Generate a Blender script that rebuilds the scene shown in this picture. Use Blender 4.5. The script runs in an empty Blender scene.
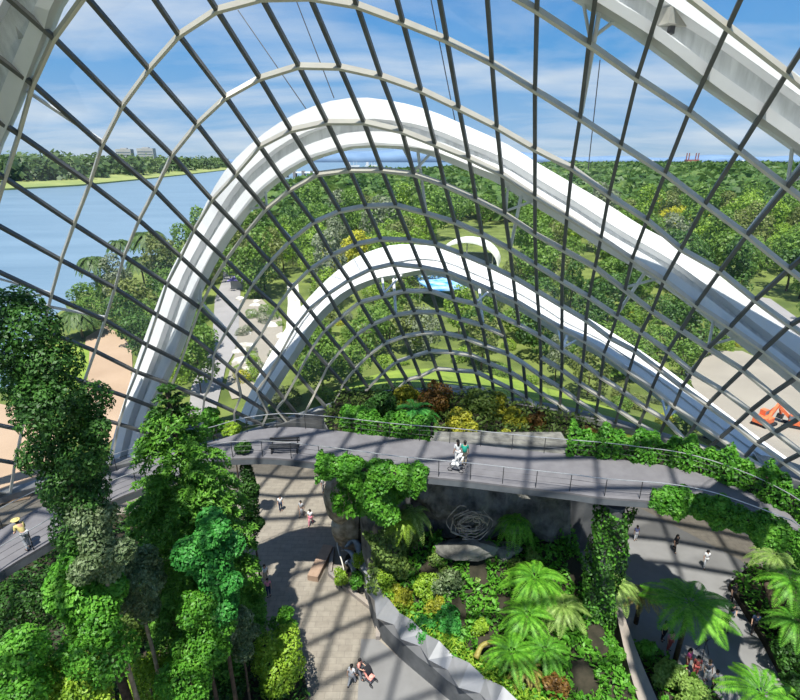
import bpy, bmesh, math, random
import numpy as np
from mathutils import Vector, Matrix, Quaternion

# ------------------------------------------------------------------ scene basics
SC = bpy.context.scene
COL = SC.collection
F = 510.0
TH = math.atan(190.0 / F)
CZ = 30.0
CT, ST = math.cos(TH), math.sin(TH)

def ray(x, y):
    a = (x - 400.0) / F; b = (350.0 - y) / F
    return np.array([a, CT + b * ST, -ST + b * CT])
def atz(x, y, z):
    d = ray(x, y); t = (z - CZ) / d[2]
    return np.array([0, 0, CZ]) + d * t
def aty(x, y, Y):
    d = ray(x, y); t = Y / d[1]
    return np.array([0, 0, CZ]) + d * t
def proj(p):
    x, y, z = p[0], p[1], p[2] - CZ
    zc = y * CT - z * ST; yc = y * ST + z * CT
    if zc < 1: return (-9999, -9999)
    return (400 + F * x / zc, 350 - F * yc / zc)

cam_d = bpy.data.cameras.new('camera'); cam = bpy.data.objects.new('camera', cam_d); COL.objects.link(cam)
cam.location = (0, 0, CZ); cam.rotation_euler = (math.pi / 2 - TH, 0, 0)
cam_d.sensor_fit = 'HORIZONTAL'; cam_d.sensor_width = 36.0; cam_d.lens = 36.0 * F / 800.0
cam_d.clip_start = 0.1; cam_d.clip_end = 20000
SC.camera = cam
SC.view_settings.view_transform = 'Standard'
SC.view_settings.look = 'None'
SC.view_settings.exposure = 0.0
SC.view_settings.gamma = 1.0
SC.cycles.use_denoising = True
SC.cycles.max_bounces = 6
SC.cycles.transparent_max_bounces = 24

# ------------------------------------------------------------------ materials
def newmat(name):
    m = bpy.data.materials.new(name); m.use_nodes = True
    nt = m.node_tree; nt.nodes.clear()
    out = nt.nodes.new('ShaderNodeOutputMaterial')
    return m, nt, out
def ramp(nt, cols):
    r = nt.nodes.new('ShaderNodeValToRGB')
    el = r.color_ramp.elements
    while len(el) < len(cols): el.new(0.5)
    for e, (p, c) in zip(el, cols):
        e.position = p; e.color = (c[0], c[1], c[2], 1)
    return r
def noise(nt, scale, detail=4, coord='Object', rough=0.6, stretch=None):
    tc = nt.nodes.new('ShaderNodeTexCoord'); n = nt.nodes.new('ShaderNodeTexNoise')
    n.inputs['Scale'].default_value = scale; n.inputs['Detail'].default_value = detail; n.inputs['Roughness'].default_value = rough
    if stretch:
        mp = nt.nodes.new('ShaderNodeMapping'); mp.inputs['Scale'].default_value = stretch
        nt.links.new(tc.outputs[coord], mp.inputs['Vector']); nt.links.new(mp.outputs['Vector'], n.inputs['Vector'])
    else:
        nt.links.new(tc.outputs[coord], n.inputs['Vector'])
    return n
def surf(name, c1, c2=None, scale=1.0, rough=0.7, metal=0.0, bump=0.0, stretch=None, spec=0.3):
    m, nt, out = newmat(name)
    p = nt.nodes.new('ShaderNodeBsdfPrincipled'); p.inputs['Roughness'].default_value = rough; p.inputs['Metallic'].default_value = metal
    p.inputs['Specular IOR Level'].default_value = spec
    if c2 is None: c2 = tuple(v * 0.85 for v in c1)
    n = noise(nt, scale, stretch=stretch)
    r = ramp(nt, [(0.35, c2), (0.65, c1)])
    nt.links.new(n.outputs['Fac'], r.inputs['Fac']); nt.links.new(r.outputs['Color'], p.inputs['Base Color'])
    if bump:
        b = nt.nodes.new('ShaderNodeBump'); b.inputs['Strength'].default_value = bump; b.inputs['Distance'].default_value = 0.05
        nt.links.new(n.outputs['Fac'], b.inputs['Height']); nt.links.new(b.outputs['Normal'], p.inputs['Normal'])
    nt.links.new(p.outputs['BSDF'], out.inputs['Surface'])
    return m
def leaf(name, dark, mid, light, scale=0.8, trans=0.35, rough=0.5):
    """foliage: hue varies leaf to leaf, light shows through the blades"""
    m, nt, out = newmat(name)
    n = noise(nt, scale, 3)
    n2 = noise(nt, scale * 9, 1)
    mx = nt.nodes.new('ShaderNodeMath'); mx.operation = 'MULTIPLY_ADD'; mx.inputs[1].default_value = 0.55
    ad = nt.nodes.new('ShaderNodeMath'); ad.operation = 'MULTIPLY'; ad.inputs[1].default_value = 0.45
    nt.links.new(n2.outputs['Fac'], ad.inputs[0]); nt.links.new(n.outputs['Fac'], mx.inputs[0]); nt.links.new(ad.outputs[0], mx.inputs[2])
    r = ramp(nt, [(0.36, dark), (0.5, mid), (0.66, light)])
    nt.links.new(mx.outputs[0], r.inputs['Fac'])
    p = nt.nodes.new('ShaderNodeBsdfPrincipled'); p.inputs['Roughness'].default_value = rough; p.inputs['Specular IOR Level'].default_value = 0.35
    t = nt.nodes.new('ShaderNodeBsdfTranslucent'); mix = nt.nodes.new('ShaderNodeMixShader'); mix.inputs[0].default_value = trans
    nt.links.new(r.outputs['Color'], p.inputs['Base Color']); nt.links.new(r.outputs['Color'], t.inputs['Color'])
    nt.links.new(p.outputs['BSDF'], mix.inputs[1]); nt.links.new(t.outputs['BSDF'], mix.inputs[2]); nt.links.new(mix.outputs[0], out.inputs['Surface'])
    return m

M = {}
M['hoop'] = surf('painted_steel_warm_grey', (0.72, 0.685, 0.58), (0.64, 0.605, 0.52), 0.7, 0.5)
M['mullion'] = surf('painted_steel_grey', (0.15, 0.155, 0.15), (0.11, 0.115, 0.11), 0.7, 0.5)
M['white'] = surf('white_painted_steel', (0.80, 0.81, 0.82), (0.72, 0.73, 0.74), 0.25, 0.45)
M['whiteweb'] = surf('weathered_white_steel', (0.74, 0.76, 0.77), (0.52, 0.54, 0.55), 0.6, 0.6, stretch=(3, 3, 0.5))
M['fixture'] = surf('lamp_housing_beige', (0.42, 0.41, 0.36), None, 2, 0.5)
M['darkmetal'] = surf('dark_metal', (0.05, 0.055, 0.06), (0.03, 0.03, 0.035), 3, 0.45, 0.4)
M['steel'] = surf('brushed_steel', (0.55, 0.55, 0.53), (0.42, 0.42, 0.41), 4, 0.35, 0.6)
M['deck'] = surf('walkway_deck_grey', (0.165, 0.16, 0.168), (0.135, 0.13, 0.138), 1.5, 0.8)
M['fascia'] = surf('walkway_fascia_grey', (0.10, 0.11, 0.12), (0.07, 0.08, 0.09), 1.2, 0.5)
M['concrete'] = surf('grey_concrete', (0.30, 0.30, 0.29), (0.20, 0.20, 0.20), 0.6, 0.85, bump=0.2)
M['darkconcrete'] = surf('dark_concrete', (0.13, 0.135, 0.14), (0.08, 0.085, 0.09), 0.8, 0.8)
M['greypave'] = surf('grey_paving', (0.21, 0.208, 0.205), (0.175, 0.173, 0.17), 0.5, 0.85)
M['silver'] = surf('pale_faceted_panel', (0.30, 0.30, 0.31), (0.24, 0.245, 0.25), 0.8, 0.35, 0.25)
M['soil'] = surf('dark_soil', (0.045, 0.038, 0.025), (0.02, 0.02, 0.012), 1.5, 0.95, bump=0.5)
M['rock'] = surf('grey_rock', (0.22, 0.215, 0.19), (0.06, 0.06, 0.055), 0.9, 0.9, bump=0.9)
M['tanrock'] = surf('tan_rock', (0.52, 0.44, 0.32), (0.20, 0.16, 0.10), 1.6, 0.9, bump=0.9)
M['redrock'] = surf('terracotta_rock', (0.46, 0.28, 0.20), (0.28, 0.17, 0.12), 1.2, 0.9, bump=0.7)
M['bark'] = surf('bark', (0.12, 0.085, 0.055), (0.05, 0.035, 0.025), 4, 0.95, bump=0.8)
M['palebark'] = surf('pale_bark', (0.36, 0.29, 0.20), (0.22, 0.17, 0.11), 4, 0.95, bump=0.6)
M['driftwood'] = surf('driftwood_grey', (0.40, 0.36, 0.31), (0.20, 0.17, 0.14), 3, 0.9)
M['bluegrey'] = surf('blue_grey_carved_wood', (0.34, 0.40, 0.46), (0.17, 0.20, 0.24), 2, 0.55)
M['sandstone'] = surf('brown_grey_stone_coping', (0.34, 0.29, 0.24), (0.22, 0.20, 0.19), 0.7, 0.85)
M['timber'] = surf('pinkish_timber', (0.36, 0.25, 0.18), (0.29, 0.20, 0.14), 2, 0.7)
M['skin_a'] = surf('skin_tone', (0.55, 0.34, 0.24), (0.50, 0.30, 0.21), 8, 0.55)
def cloth(n, c): 
    M[n] = surf('cloth_' + n, c, tuple(v * 0.85 for v in c), 12, 0.9)
for n, c in dict(cwhite=(0.8, 0.8, 0.8), cgrey=(0.42, 0.43, 0.45), cpink=(0.85, 0.30, 0.38), chot=(0.85, 0.12, 0.35), cblack=(0.02, 0.02, 0.025), cnavy=(0.03, 0.05, 0.10),
                 clav=(0.48, 0.45, 0.75), cteal=(0.02, 0.30, 0.22), clime=(0.42, 0.60, 0.08), cbeige=(0.55, 0.45, 0.30), cred=(0.45, 0.10, 0.09), ccoral=(0.85, 0.36, 0.30),
                 cmid=(0.16, 0.17, 0.2), cyellow=(0.62, 0.52, 0.2)).items(): cloth(n, c)
M['hair'] = surf('black_hair', (0.02, 0.016, 0.014), (0.012, 0.01, 0.01), 10, 0.5)
M['hairgrey'] = surf('brown_hair', (0.10, 0.06, 0.035), None, 10, 0.5)
M['orange'] = surf('orange_paint', (0.80, 0.20, 0.07), (0.62, 0.13, 0.05), 1.0, 0.5)
M['bluepanel'] = surf('blue_patterned_roof', (0.55, 0.75, 0.90), (0.02, 0.27, 0.72), 0.35, 0.5)
M['roofwhite'] = surf('white_roof_membrane', (0.88, 0.88, 0.86), (0.82, 0.82, 0.80), 0.2, 0.6)
M['purple'] = surf('violet_awning', (0.25, 0.20, 0.55), None, 1, 0.6)
M['road'] = surf('pale_asphalt', (0.30, 0.285, 0.28), (0.25, 0.24, 0.235), 0.15, 0.9)
M['tan'] = surf('bare_tan_ground', (0.40, 0.29, 0.20), (0.34, 0.24, 0.16), 0.12, 0.95)
M['pale'] = surf('pale_sandy_ground', (0.31, 0.28, 0.23), (0.25, 0.225, 0.185), 0.12, 0.95)
M['lawn'] = surf('lawn_grass', (0.25, 0.33, 0.05), (0.15, 0.23, 0.03), 0.3, 0.95)
M['farlawn'] = surf('riverside_grass', (0.27, 0.30, 0.10), (0.18, 0.23, 0.07), 0.02, 0.95)
M['ground'] = surf('garden_undergrowth_ground', (0.16, 0.20, 0.045), (0.07, 0.10, 0.02), 0.15, 0.95)
M['stonewhite'] = surf('white_rubble_stone', (0.72, 0.70, 0.64), (0.40, 0.38, 0.33), 1.2, 0.9, bump=0.6)
M['tower'] = surf('pale_grey_render', (0.42, 0.43, 0.43), (0.36, 0.36, 0.36), 0.03, 0.9)
M['glasswin'] = surf('dark_window_band', (0.16, 0.20, 0.24), None, 0.05, 0.3)
M['hill'] = surf('haze_blue_hill', (0.16, 0.25, 0.38), (0.12, 0.20, 0.32), 0.004, 1.0)  # distance haze is put into the hills' blue base colour
M['ship'] = surf('ship_paint_white', (0.7, 0.7, 0.68), None, 0.05, 0.6)
M['shiphull'] = surf('ship_hull_red', (0.30, 0.10, 0.08), None, 0.05, 0.6)

L = {}
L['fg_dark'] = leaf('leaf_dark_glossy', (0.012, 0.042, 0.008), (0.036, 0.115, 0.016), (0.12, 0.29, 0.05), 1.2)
L['conifer'] = leaf('leaf_conifer', (0.04, 0.14, 0.015), (0.11, 0.30, 0.03), (0.26, 0.52, 0.07), 2.2)
L['bright'] = leaf('leaf_bright_green', (0.04, 0.15, 0.012), (0.10, 0.32, 0.025), (0.22, 0.50, 0.06), 1.1)
L['emerald'] = leaf('leaf_emerald', (0.02, 0.12, 0.025), (0.05, 0.28, 0.04), (0.14, 0.46, 0.09), 1.1)
L['greyleaf'] = leaf('leaf_grey_green', (0.05, 0.09, 0.03), (0.15, 0.22, 0.09), (0.36, 0.43, 0.24), 1.4)
L['yellow'] = leaf('leaf_yellow_green', (0.14, 0.17, 0.015), (0.34, 0.36, 0.03), (0.62, 0.56, 0.06), 1.4)
L['lime'] = leaf('leaf_lime', (0.10, 0.21, 0.015), (0.25, 0.42, 0.03), (0.48, 0.64, 0.08), 1.2)
L['fern'] = leaf('leaf_fern', (0.05, 0.19, 0.014), (0.13, 0.38, 0.025), (0.27, 0.58, 0.06), 0.8)
L['palefern'] = leaf('leaf_pale_fern', (0.13, 0.24, 0.04), (0.27, 0.42, 0.09), (0.44, 0.58, 0.18), 0.8)
L['dryfern'] = leaf('leaf_dry_fern', (0.18, 0.14, 0.03), (0.36, 0.30, 0.07), (0.55, 0.50, 0.15), 1.0)
L['russet'] = leaf('leaf_russet', (0.07, 0.04, 0.012), (0.18, 0.09, 0.02), (0.34, 0.22, 0.04), 1.4)
L['vine'] = leaf('leaf_vine', (0.03, 0.13, 0.012), (0.08, 0.27, 0.02), (0.20, 0.46, 0.05), 1.6)
L['olive'] = leaf('leaf_olive', (0.05, 0.10, 0.022), (0.14, 0.23, 0.045), (0.30, 0.40, 0.10), 1.3)
L['out_dark'] = leaf('tree_dark_green', (0.035, 0.085, 0.02), (0.075, 0.165, 0.03), (0.14, 0.26, 0.05), 0.35)
L['out_mid'] = leaf('tree_mid_green', (0.07, 0.14, 0.025), (0.15, 0.27, 0.04), (0.25, 0.39, 0.07), 0.35)
L['out_olive'] = leaf('tree_olive_green', (0.09, 0.12, 0.03), (0.19, 0.23, 0.06), (0.31, 0.35, 0.11), 0.35)
L['out_lime'] = leaf('tree_lime_green', (0.10, 0.19, 0.02), (0.22, 0.36, 0.035), (0.36, 0.50, 0.06), 0.35)
L['out_yellow'] = leaf('tree_yellow', (0.25, 0.27, 0.02), (0.47, 0.46, 0.03), (0.66, 0.62, 0.06), 0.35)
L['out_grey'] = leaf('tree_grey_green', (0.12, 0.15, 0.08), (0.23, 0.27, 0.16), (0.36, 0.40, 0.27), 0.35)
L['palm'] = leaf('palm_leaf', (0.03, 0.07, 0.02), (0.07, 0.13, 0.03), (0.15, 0.23, 0.06), 0.5, 0.2)
L['pinkflower'] = leaf('pink_petals', (0.6, 0.08, 0.25), (0.8, 0.16, 0.36), (0.9, 0.4, 0.55), 3)
L['orangeflower'] = leaf('orange_petals', (0.5, 0.12, 0.02), (0.75, 0.28, 0.03), (0.85, 0.5, 0.06), 3)

# paving: stone slabs, slightly different from slab to slab
def paving(name, c1, c2, sx, sy):
    m, nt, out = newmat(name)
    tc = nt.nodes.new('ShaderNodeTexCoord'); b = nt.nodes.new('ShaderNodeTexBrick')
    b.inputs['Color1'].default_value = (*c1, 1); b.inputs['Color2'].default_value = (*c2, 1); b.inputs['Mortar'].default_value = tuple(v * .72 for v in c2) + (1,)
    b.inputs['Scale'].default_value = 1.0; b.inputs['Mortar Size'].default_value = 0.012; b.inputs['Brick Width'].default_value = sx; b.inputs['Row Height'].default_value = sy
    nt.links.new(tc.outputs['Object'], b.inputs['Vector'])
    n = noise(nt, 2.2, 5); mx = nt.nodes.new('ShaderNodeMixRGB'); mx.blend_type = 'MULTIPLY'; mx.inputs[0].default_value = 0.5
    r = ramp(nt, [(0.3, (0.6, 0.58, 0.55)), (0.7, (1.12, 1.1, 1.05))])
    nt.links.new(n.outputs['Fac'], r.inputs['Fac']); nt.links.new(b.outputs['Color'], mx.inputs[1]); nt.links.new(r.outputs['Color'], mx.inputs[2])
    p = nt.nodes.new('ShaderNodeBsdfPrincipled'); p.inputs['Roughness'].default_value = 0.85
    nt.links.new(mx.outputs[0], p.inputs['Base Color']); nt.links.new(p.outputs['BSDF'], out.inputs['Surface'])
    return m
M['paving'] = paving('beige_stone_paving', (0.27, 0.245, 0.205), (0.235, 0.21, 0.175), 0.9, 0.45)

def glass_mat():
    m, nt, out = newmat('dome_glass')
    tr = nt.nodes.new('ShaderNodeBsdfTransparent'); tr.inputs['Color'].default_value = (0.93, 0.95, 0.95, 1)
    gl = nt.nodes.new('ShaderNodeBsdfGlossy'); gl.inputs['Roughness'].default_value = 0.02
    fr = nt.nodes.new('ShaderNodeFresnel'); fr.inputs['IOR'].default_value = 1.25
    mul = nt.nodes.new('ShaderNodeMath'); mul.operation = 'MULTIPLY'; mul.inputs[1].default_value = 0.6; mul.use_clamp = True
    mx = nt.nodes.new('ShaderNodeMixShader')
    nt.links.new(fr.outputs[0], mul.inputs[0]); nt.links.new(mul.outputs[0], mx.inputs[0])
    df = nt.nodes.new('ShaderNodeBsdfTranslucent'); df.inputs['Color'].default_value = (0.8, 0.86, 0.9, 1)
    du = nt.nodes.new('ShaderNodeMixShader'); nz = noise(nt, 0.25, 4); rz_ = ramp(nt, [(0.35, (0.012,) * 3), (0.7, (0.05,) * 3)])
    nt.links.new(nz.outputs['Fac'], rz_.inputs['Fac']); nt.links.new(rz_.outputs[0], du.inputs[0]); nt.links.new(tr.outputs[0], du.inputs[1]); nt.links.new(df.outputs[0], du.inputs[2])
    nt.links.new(du.outputs[0], mx.inputs[1]); nt.links.new(gl.outputs[0], mx.inputs[2]); nt.links.new(mx.outputs[0], out.inputs['Surface'])
    return m
M['glass'] = glass_mat()
def water_mat():
    m, nt, out = newmat('bay_water')
    p = nt.nodes.new('ShaderNodeBsdfPrincipled'); p.inputs['Base Color'].default_value = (0.075, 0.155, 0.235, 1); p.inputs['Roughness'].default_value = 0.35
    p.inputs['Specular IOR Level'].default_value = 0.4
    n = noise(nt, 0.12, 5, stretch=(1, 3, 1)); b = nt.nodes.new('ShaderNodeBump'); b.inputs['Strength'].default_value = 0.25; b.inputs['Distance'].default_value = 0.5
    nt.links.new(n.outputs['Fac'], b.inputs['Height']); nt.links.new(b.outputs['Normal'], p.inputs['Normal'])
    n2 = noise(nt, 0.012, 4, stretch=(1, 4, 1)); r = ramp(nt, [(0.3, (0.115, 0.19, 0.26)), (0.7, (0.165, 0.25, 0.325))])
    nt.links.new(n2.outputs['Fac'], r.inputs['Fac']); nt.links.new(r.outputs['Color'], p.inputs['Base Color'])
    nt.links.new(p.outputs['BSDF'], out.inputs['Surface'])
    return m
M['water'] = water_mat()

# ------------------------------------------------------------------ sun and sky
SUN = Vector((-0.08, -0.36, 0.93)).normalized()
sl = bpy.data.lights.new('sun', 'SUN'); sl.energy = 8.6; sl.angle = math.radians(0.6); sl.color = (1.0, 0.955, 0.88)
so = bpy.data.objects.new('sun', sl); COL.objects.link(so); so.rotation_euler = SUN.to_track_quat('Z', 'Y').to_euler(); so.location = (0, 0, 200)
w = bpy.data.worlds.new('sky'); SC.world = w; w.use_nodes = True
nt = w.node_tree; nt.nodes.clear()
wo = nt.nodes.new('ShaderNodeOutputWorld'); bg = nt.nodes.new('ShaderNodeBackground'); bg.inputs['Strength'].default_value = 1.0
tc = nt.nodes.new('ShaderNodeTexCoord'); sx = nt.nodes.new('ShaderNodeSeparateXYZ'); nt.links.new(tc.outputs['Generated'], sx.inputs[0])
zr = ramp(nt, [(0.0, (0.44, 0.60, 0.76)), (0.05, (0.30, 0.52, 0.80)), (0.16, (0.14, 0.40, 0.78)), (0.32, (0.055, 0.27, 0.70)), (0.6, (0.05, 0.22, 0.60))])
nt.links.new(sx.outputs['Z'], zr.inputs['Fac'])
za = nt.nodes.new('ShaderNodeMath'); za.operation = 'MAXIMUM'; za.inputs[1].default_value = 0.0; nt.links.new(sx.outputs['Z'], za.inputs[0])
zb_ = nt.nodes.new('ShaderNodeMath'); zb_.operation = 'ADD'; zb_.inputs[1].default_value = 0.14; nt.links.new(za.outputs[0], zb_.inputs[0])
cb = nt.nodes.new('ShaderNodeCombineXYZ')
for k in 'XY':
    d = nt.nodes.new('ShaderNodeMath'); d.operation = 'DIVIDE'; nt.links.new(sx.outputs[k], d.inputs[0]); nt.links.new(zb_.outputs[0], d.inputs[1]); nt.links.new(d.outputs[0], cb.inputs[k])
mp = nt.nodes.new('ShaderNodeMapping'); mp.inputs['Scale'].default_value = (0.42, 0.75, 1); mp.inputs['Location'].default_value = (3.1, 1.7, 0.0); nt.links.new(cb.outputs[0], mp.inputs['Vector'])
cn = nt.nodes.new('ShaderNodeTexNoise'); cn.inputs['Scale'].default_value = 1.3; cn.inputs['Detail'].default_value = 7; cn.inputs['Roughness'].default_value = 0.55; cn.inputs['Distortion'].default_value = 0.3
nt.links.new(mp.outputs[0], cn.inputs['Vector'])
cr = ramp(nt, [(0.42, (0, 0, 0)), (0.72, (0.85, 0.85, 0.85))]); nt.links.new(cn.outputs['Fac'], cr.inputs['Fac'])
mx = nt.nodes.new('ShaderNodeMixRGB'); mx.inputs[2].default_value = (0.80, 0.86, 0.93, 1)
nt.links.new(cr.outputs[0], mx.inputs[0]); nt.links.new(zr.outputs[0], mx.inputs[1]); nt.links.new(mx.outputs[0], bg.inputs['Color']); nt.links.new(bg.outputs[0], wo.inputs['Surface'])

# ------------------------------------------------------------------ mesh helpers
class MB:
    def __init__(s): s.v = []; s.f = []
    def quad(s, a, b, c, d):
        i = len(s.v); s.v += [tuple(a), tuple(b), tuple(c), tuple(d)]; s.f.append((i, i + 1, i + 2, i + 3)); return s
    def loft(s, rings, closed=True, caps=True):
        """rings: lists of equally many points"""
        i0 = len(s.v); n = len(rings[0])
        for r in rings: s.v += [tuple(p) for p in r]
        for k in range(len(rings) - 1):
            a = i0 + k * n; b = a + n
            for j in range(n if closed else n - 1):
                j2 = (j + 1) % n; s.f.append((a + j, a + j2, b + j2, b + j))
        if caps and closed:
            s.f.append(tuple(range(i0, i0 + n))[::-1]); e = i0 + (len(rings) - 1) * n; s.f.append(tuple(range(e, e + n)))
        return s
    def bar(s, p, q, u, w, d):
        """box beam from p to q; u is the direction of its depth d, w its width across"""
        p, q, u = np.array(p, float), np.array(q, float), np.array(u, float)
        t = q - p; t /= np.linalg.norm(t); u = u - t * u.dot(t); u /= np.linalg.norm(u); x = np.cross(t, u)
        r = lambda c: [c + x * w / 2 + u * d / 2, c - x * w / 2 + u * d / 2, c - x * w / 2 - u * d / 2, c + x * w / 2 - u * d / 2]
        return s.loft([r(p), r(q)])
    def box(s, c, sz, rz=0.0):
        c = np.array(c, float); x, y, z = np.array(sz, float) / 2
        R = np.array([[math.cos(rz), -math.sin(rz), 0], [math.sin(rz), math.cos(rz), 0], [0, 0, 1]])
        lo = [c + R @ np.array(p) for p in ((-x, -y, -z), (x, -y, -z), (x, y, -z), (-x, y, -z))]
        hi = [c + R @ np.array(p) for p in ((-x, -y, z), (x, -y, z), (x, y, z), (-x, y, z))]
        return s.loft([lo, hi])
    def tube(s, pts, r, n=6, taper=None):
        pts = [np.array(p, float) for p in pts]; rings = []
        for k, p in enumerate(pts):
            t = pts[min(k + 1, len(pts) - 1)] - pts[max(k - 1, 0)]; t = t / (np.linalg.norm(t) + 1e-9)
            up = np.array([0, 0, 1.0]) if abs(t[2]) < 0.9 else np.array([1.0, 0, 0])
            a = np.cross(t, up); a /= np.linalg.norm(a); b = np.cross(a, t)
            rr = r if taper is None else r + (taper - r) * k / (len(pts) - 1)
            rings.append([p + rr * (a * math.cos(2 * math.pi * j / n) + b * math.sin(2 * math.pi * j / n)) for j in range(n)])
        return s.loft(rings)
    def ball(s, c, r, nu=10, nv=6):
        c = np.array(c, float); r = np.array(r, float) * np.ones(3); rings = []
        for k in range(nv + 1):
            a = math.pi * (0.02 + 0.96 * k / nv)
            rings.append([c + r * np.array([math.sin(a) * math.cos(2 * math.pi * j / nu), math.sin(a) * math.sin(2 * math.pi * j / nu), -math.cos(a)]) for j in range(nu)])
        return s.loft(rings)
    def mesh(s, name, mat, smooth=False):
        me = bpy.data.meshes.new(name); me.from_pydata(s.v, [], s.f); me.validate()
        bm = bmesh.new(); bm.from_mesh(me); bmesh.ops.recalc_face_normals(bm, faces=bm.faces); bm.to_mesh(me); bm.free()
        me.materials.append(mat)
        if smooth:
            for p in me.polygons: p.use_smooth = True
        return me
    def build(s, name, mat, parent=None, smooth=False):
        return link(name, s.mesh(name, mat, smooth), parent)

def link(name, me, parent=None):
    o = bpy.data.objects.new(name, me); COL.objects.link(o)
    if parent is not None: o.parent = parent
    return o
def tag(o, label=None, cat=None, group=None, kind=None):
    if label: o['label'] = label
    if cat: o['category'] = cat
    if group: o['group'] = group
    if kind: o['kind'] = kind
    return o
def thing(name, label, cat, loc=(0, 0, 0), rz=0.0, group=None, kind=None, scale=1.0):
    o = bpy.data.objects.new(name, None); COL.objects.link(o); o.empty_display_size = 0.3
    o.location = tuple(loc); o.rotation_euler = (0, 0, rz); o.scale = (scale,) * 3 if not isinstance(scale, tuple) else scale
    return tag(o, label, cat, group, kind)
KIDS = {}
def dup(root, loc, rz, label=None, group=None, scale=None):
    c = root.copy(); COL.objects.link(c); c.location = tuple(loc); c.rotation_euler = (0, 0, rz)
    if label: c['label'] = label
    if group: c['group'] = group
    if scale is not None: c.scale = (scale,) * 3 if not isinstance(scale, tuple) else scale
    for ch in root.children:
        d = ch.copy(); COL.objects.link(d); d.parent = c
        for g in ch.children:
            e = g.copy(); COL.objects.link(e); e.parent = d
    return c
def smoothstep(t):
    t = min(max(t, 0.0), 1.0); return t * t * (3 - 2 * t)
def catmull(pts, n=8):
    P = [np.array(p, float) for p in pts]; P = [2 * P[0] - P[1]] + P + [2 * P[-1] - P[-2]]; out = []
    for i in range(1, len(P) - 2):
        for k in range(n):
            t = k / n; a, b, c, d = P[i - 1], P[i], P[i + 1], P[i + 2]
            out.append(0.5 * (2 * b + (c - a) * t + (2 * a - 5 * b + 4 * c - d) * t * t + (3 * b - a - 3 * c + d) * t ** 3))
    out.append(P[-2]); return out
def resample(pts, n):
    P = np.array(pts); s = np.r_[0, np.cumsum(np.linalg.norm(np.diff(P, axis=0), axis=1))]; q = np.linspace(0, s[-1], n)
    return np.stack([np.interp(q, s, P[:, k]) for k in range(P.shape[1])], 1)

# ------------------------------------------------------------------ the dome's shell
EC = np.array([2.08, 1.6, 4.0]); EA = np.array([55.34, 44.0, 50.0]); EY = -0.64
ER = np.array([[math.cos(EY), math.sin(EY), 0], [-math.sin(EY), math.cos(EY), 0], [0, 0, 1]])
def hit(px, py, off=0.0):
    d = ray(px, py); A = EA + off
    o = (ER @ (np.array([0, 0, CZ]) - EC)) / A; dd = (ER @ d) / A
    a, b, c = dd @ dd, 2 * dd @ o, o @ o - 1
    return np.array([0, 0, CZ]) + d * ((-b + math.sqrt(b * b - 4 * a * c)) / (2 * a))
def tosurf(p, off=0.0):
    q = (ER @ (np.array(p) - EC)) / (EA + off); q /= np.linalg.norm(q); return EC + ER.T @ (q * (EA + off))
def enorm(p):
    q = (ER @ (np.array(p) - EC)) / EA ** 2; q = ER.T @ q; return q / np.linalg.norm(q)
def zbase(x):
    return 0.5 + 6.7 * smoothstep((x + 24) / 28.0) - 1.0 * smoothstep((x - 15) / 15.0)
def base_pt(phi, off=0.0, zz=None):
    """the foot of the glass: a ring on the shell whose level rises from the waterside to the gardens"""
    z = 3.0
    for _ in range(6):
        k = math.sqrt(max(0.05, 1 - ((z - EC[2]) / EA[2]) ** 2))
        p = EC + ER.T @ np.array([(EA[0] + off) * k * math.cos(phi), (EA[1] + off) * k * math.sin(phi), 0])
        z = zbase(p[0]) if p[1] > -5 else 0.5 + 5.6 * smoothstep((p[0] + 36) / 36)
    p[2] = z if zz is None else zz
    return p

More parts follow.
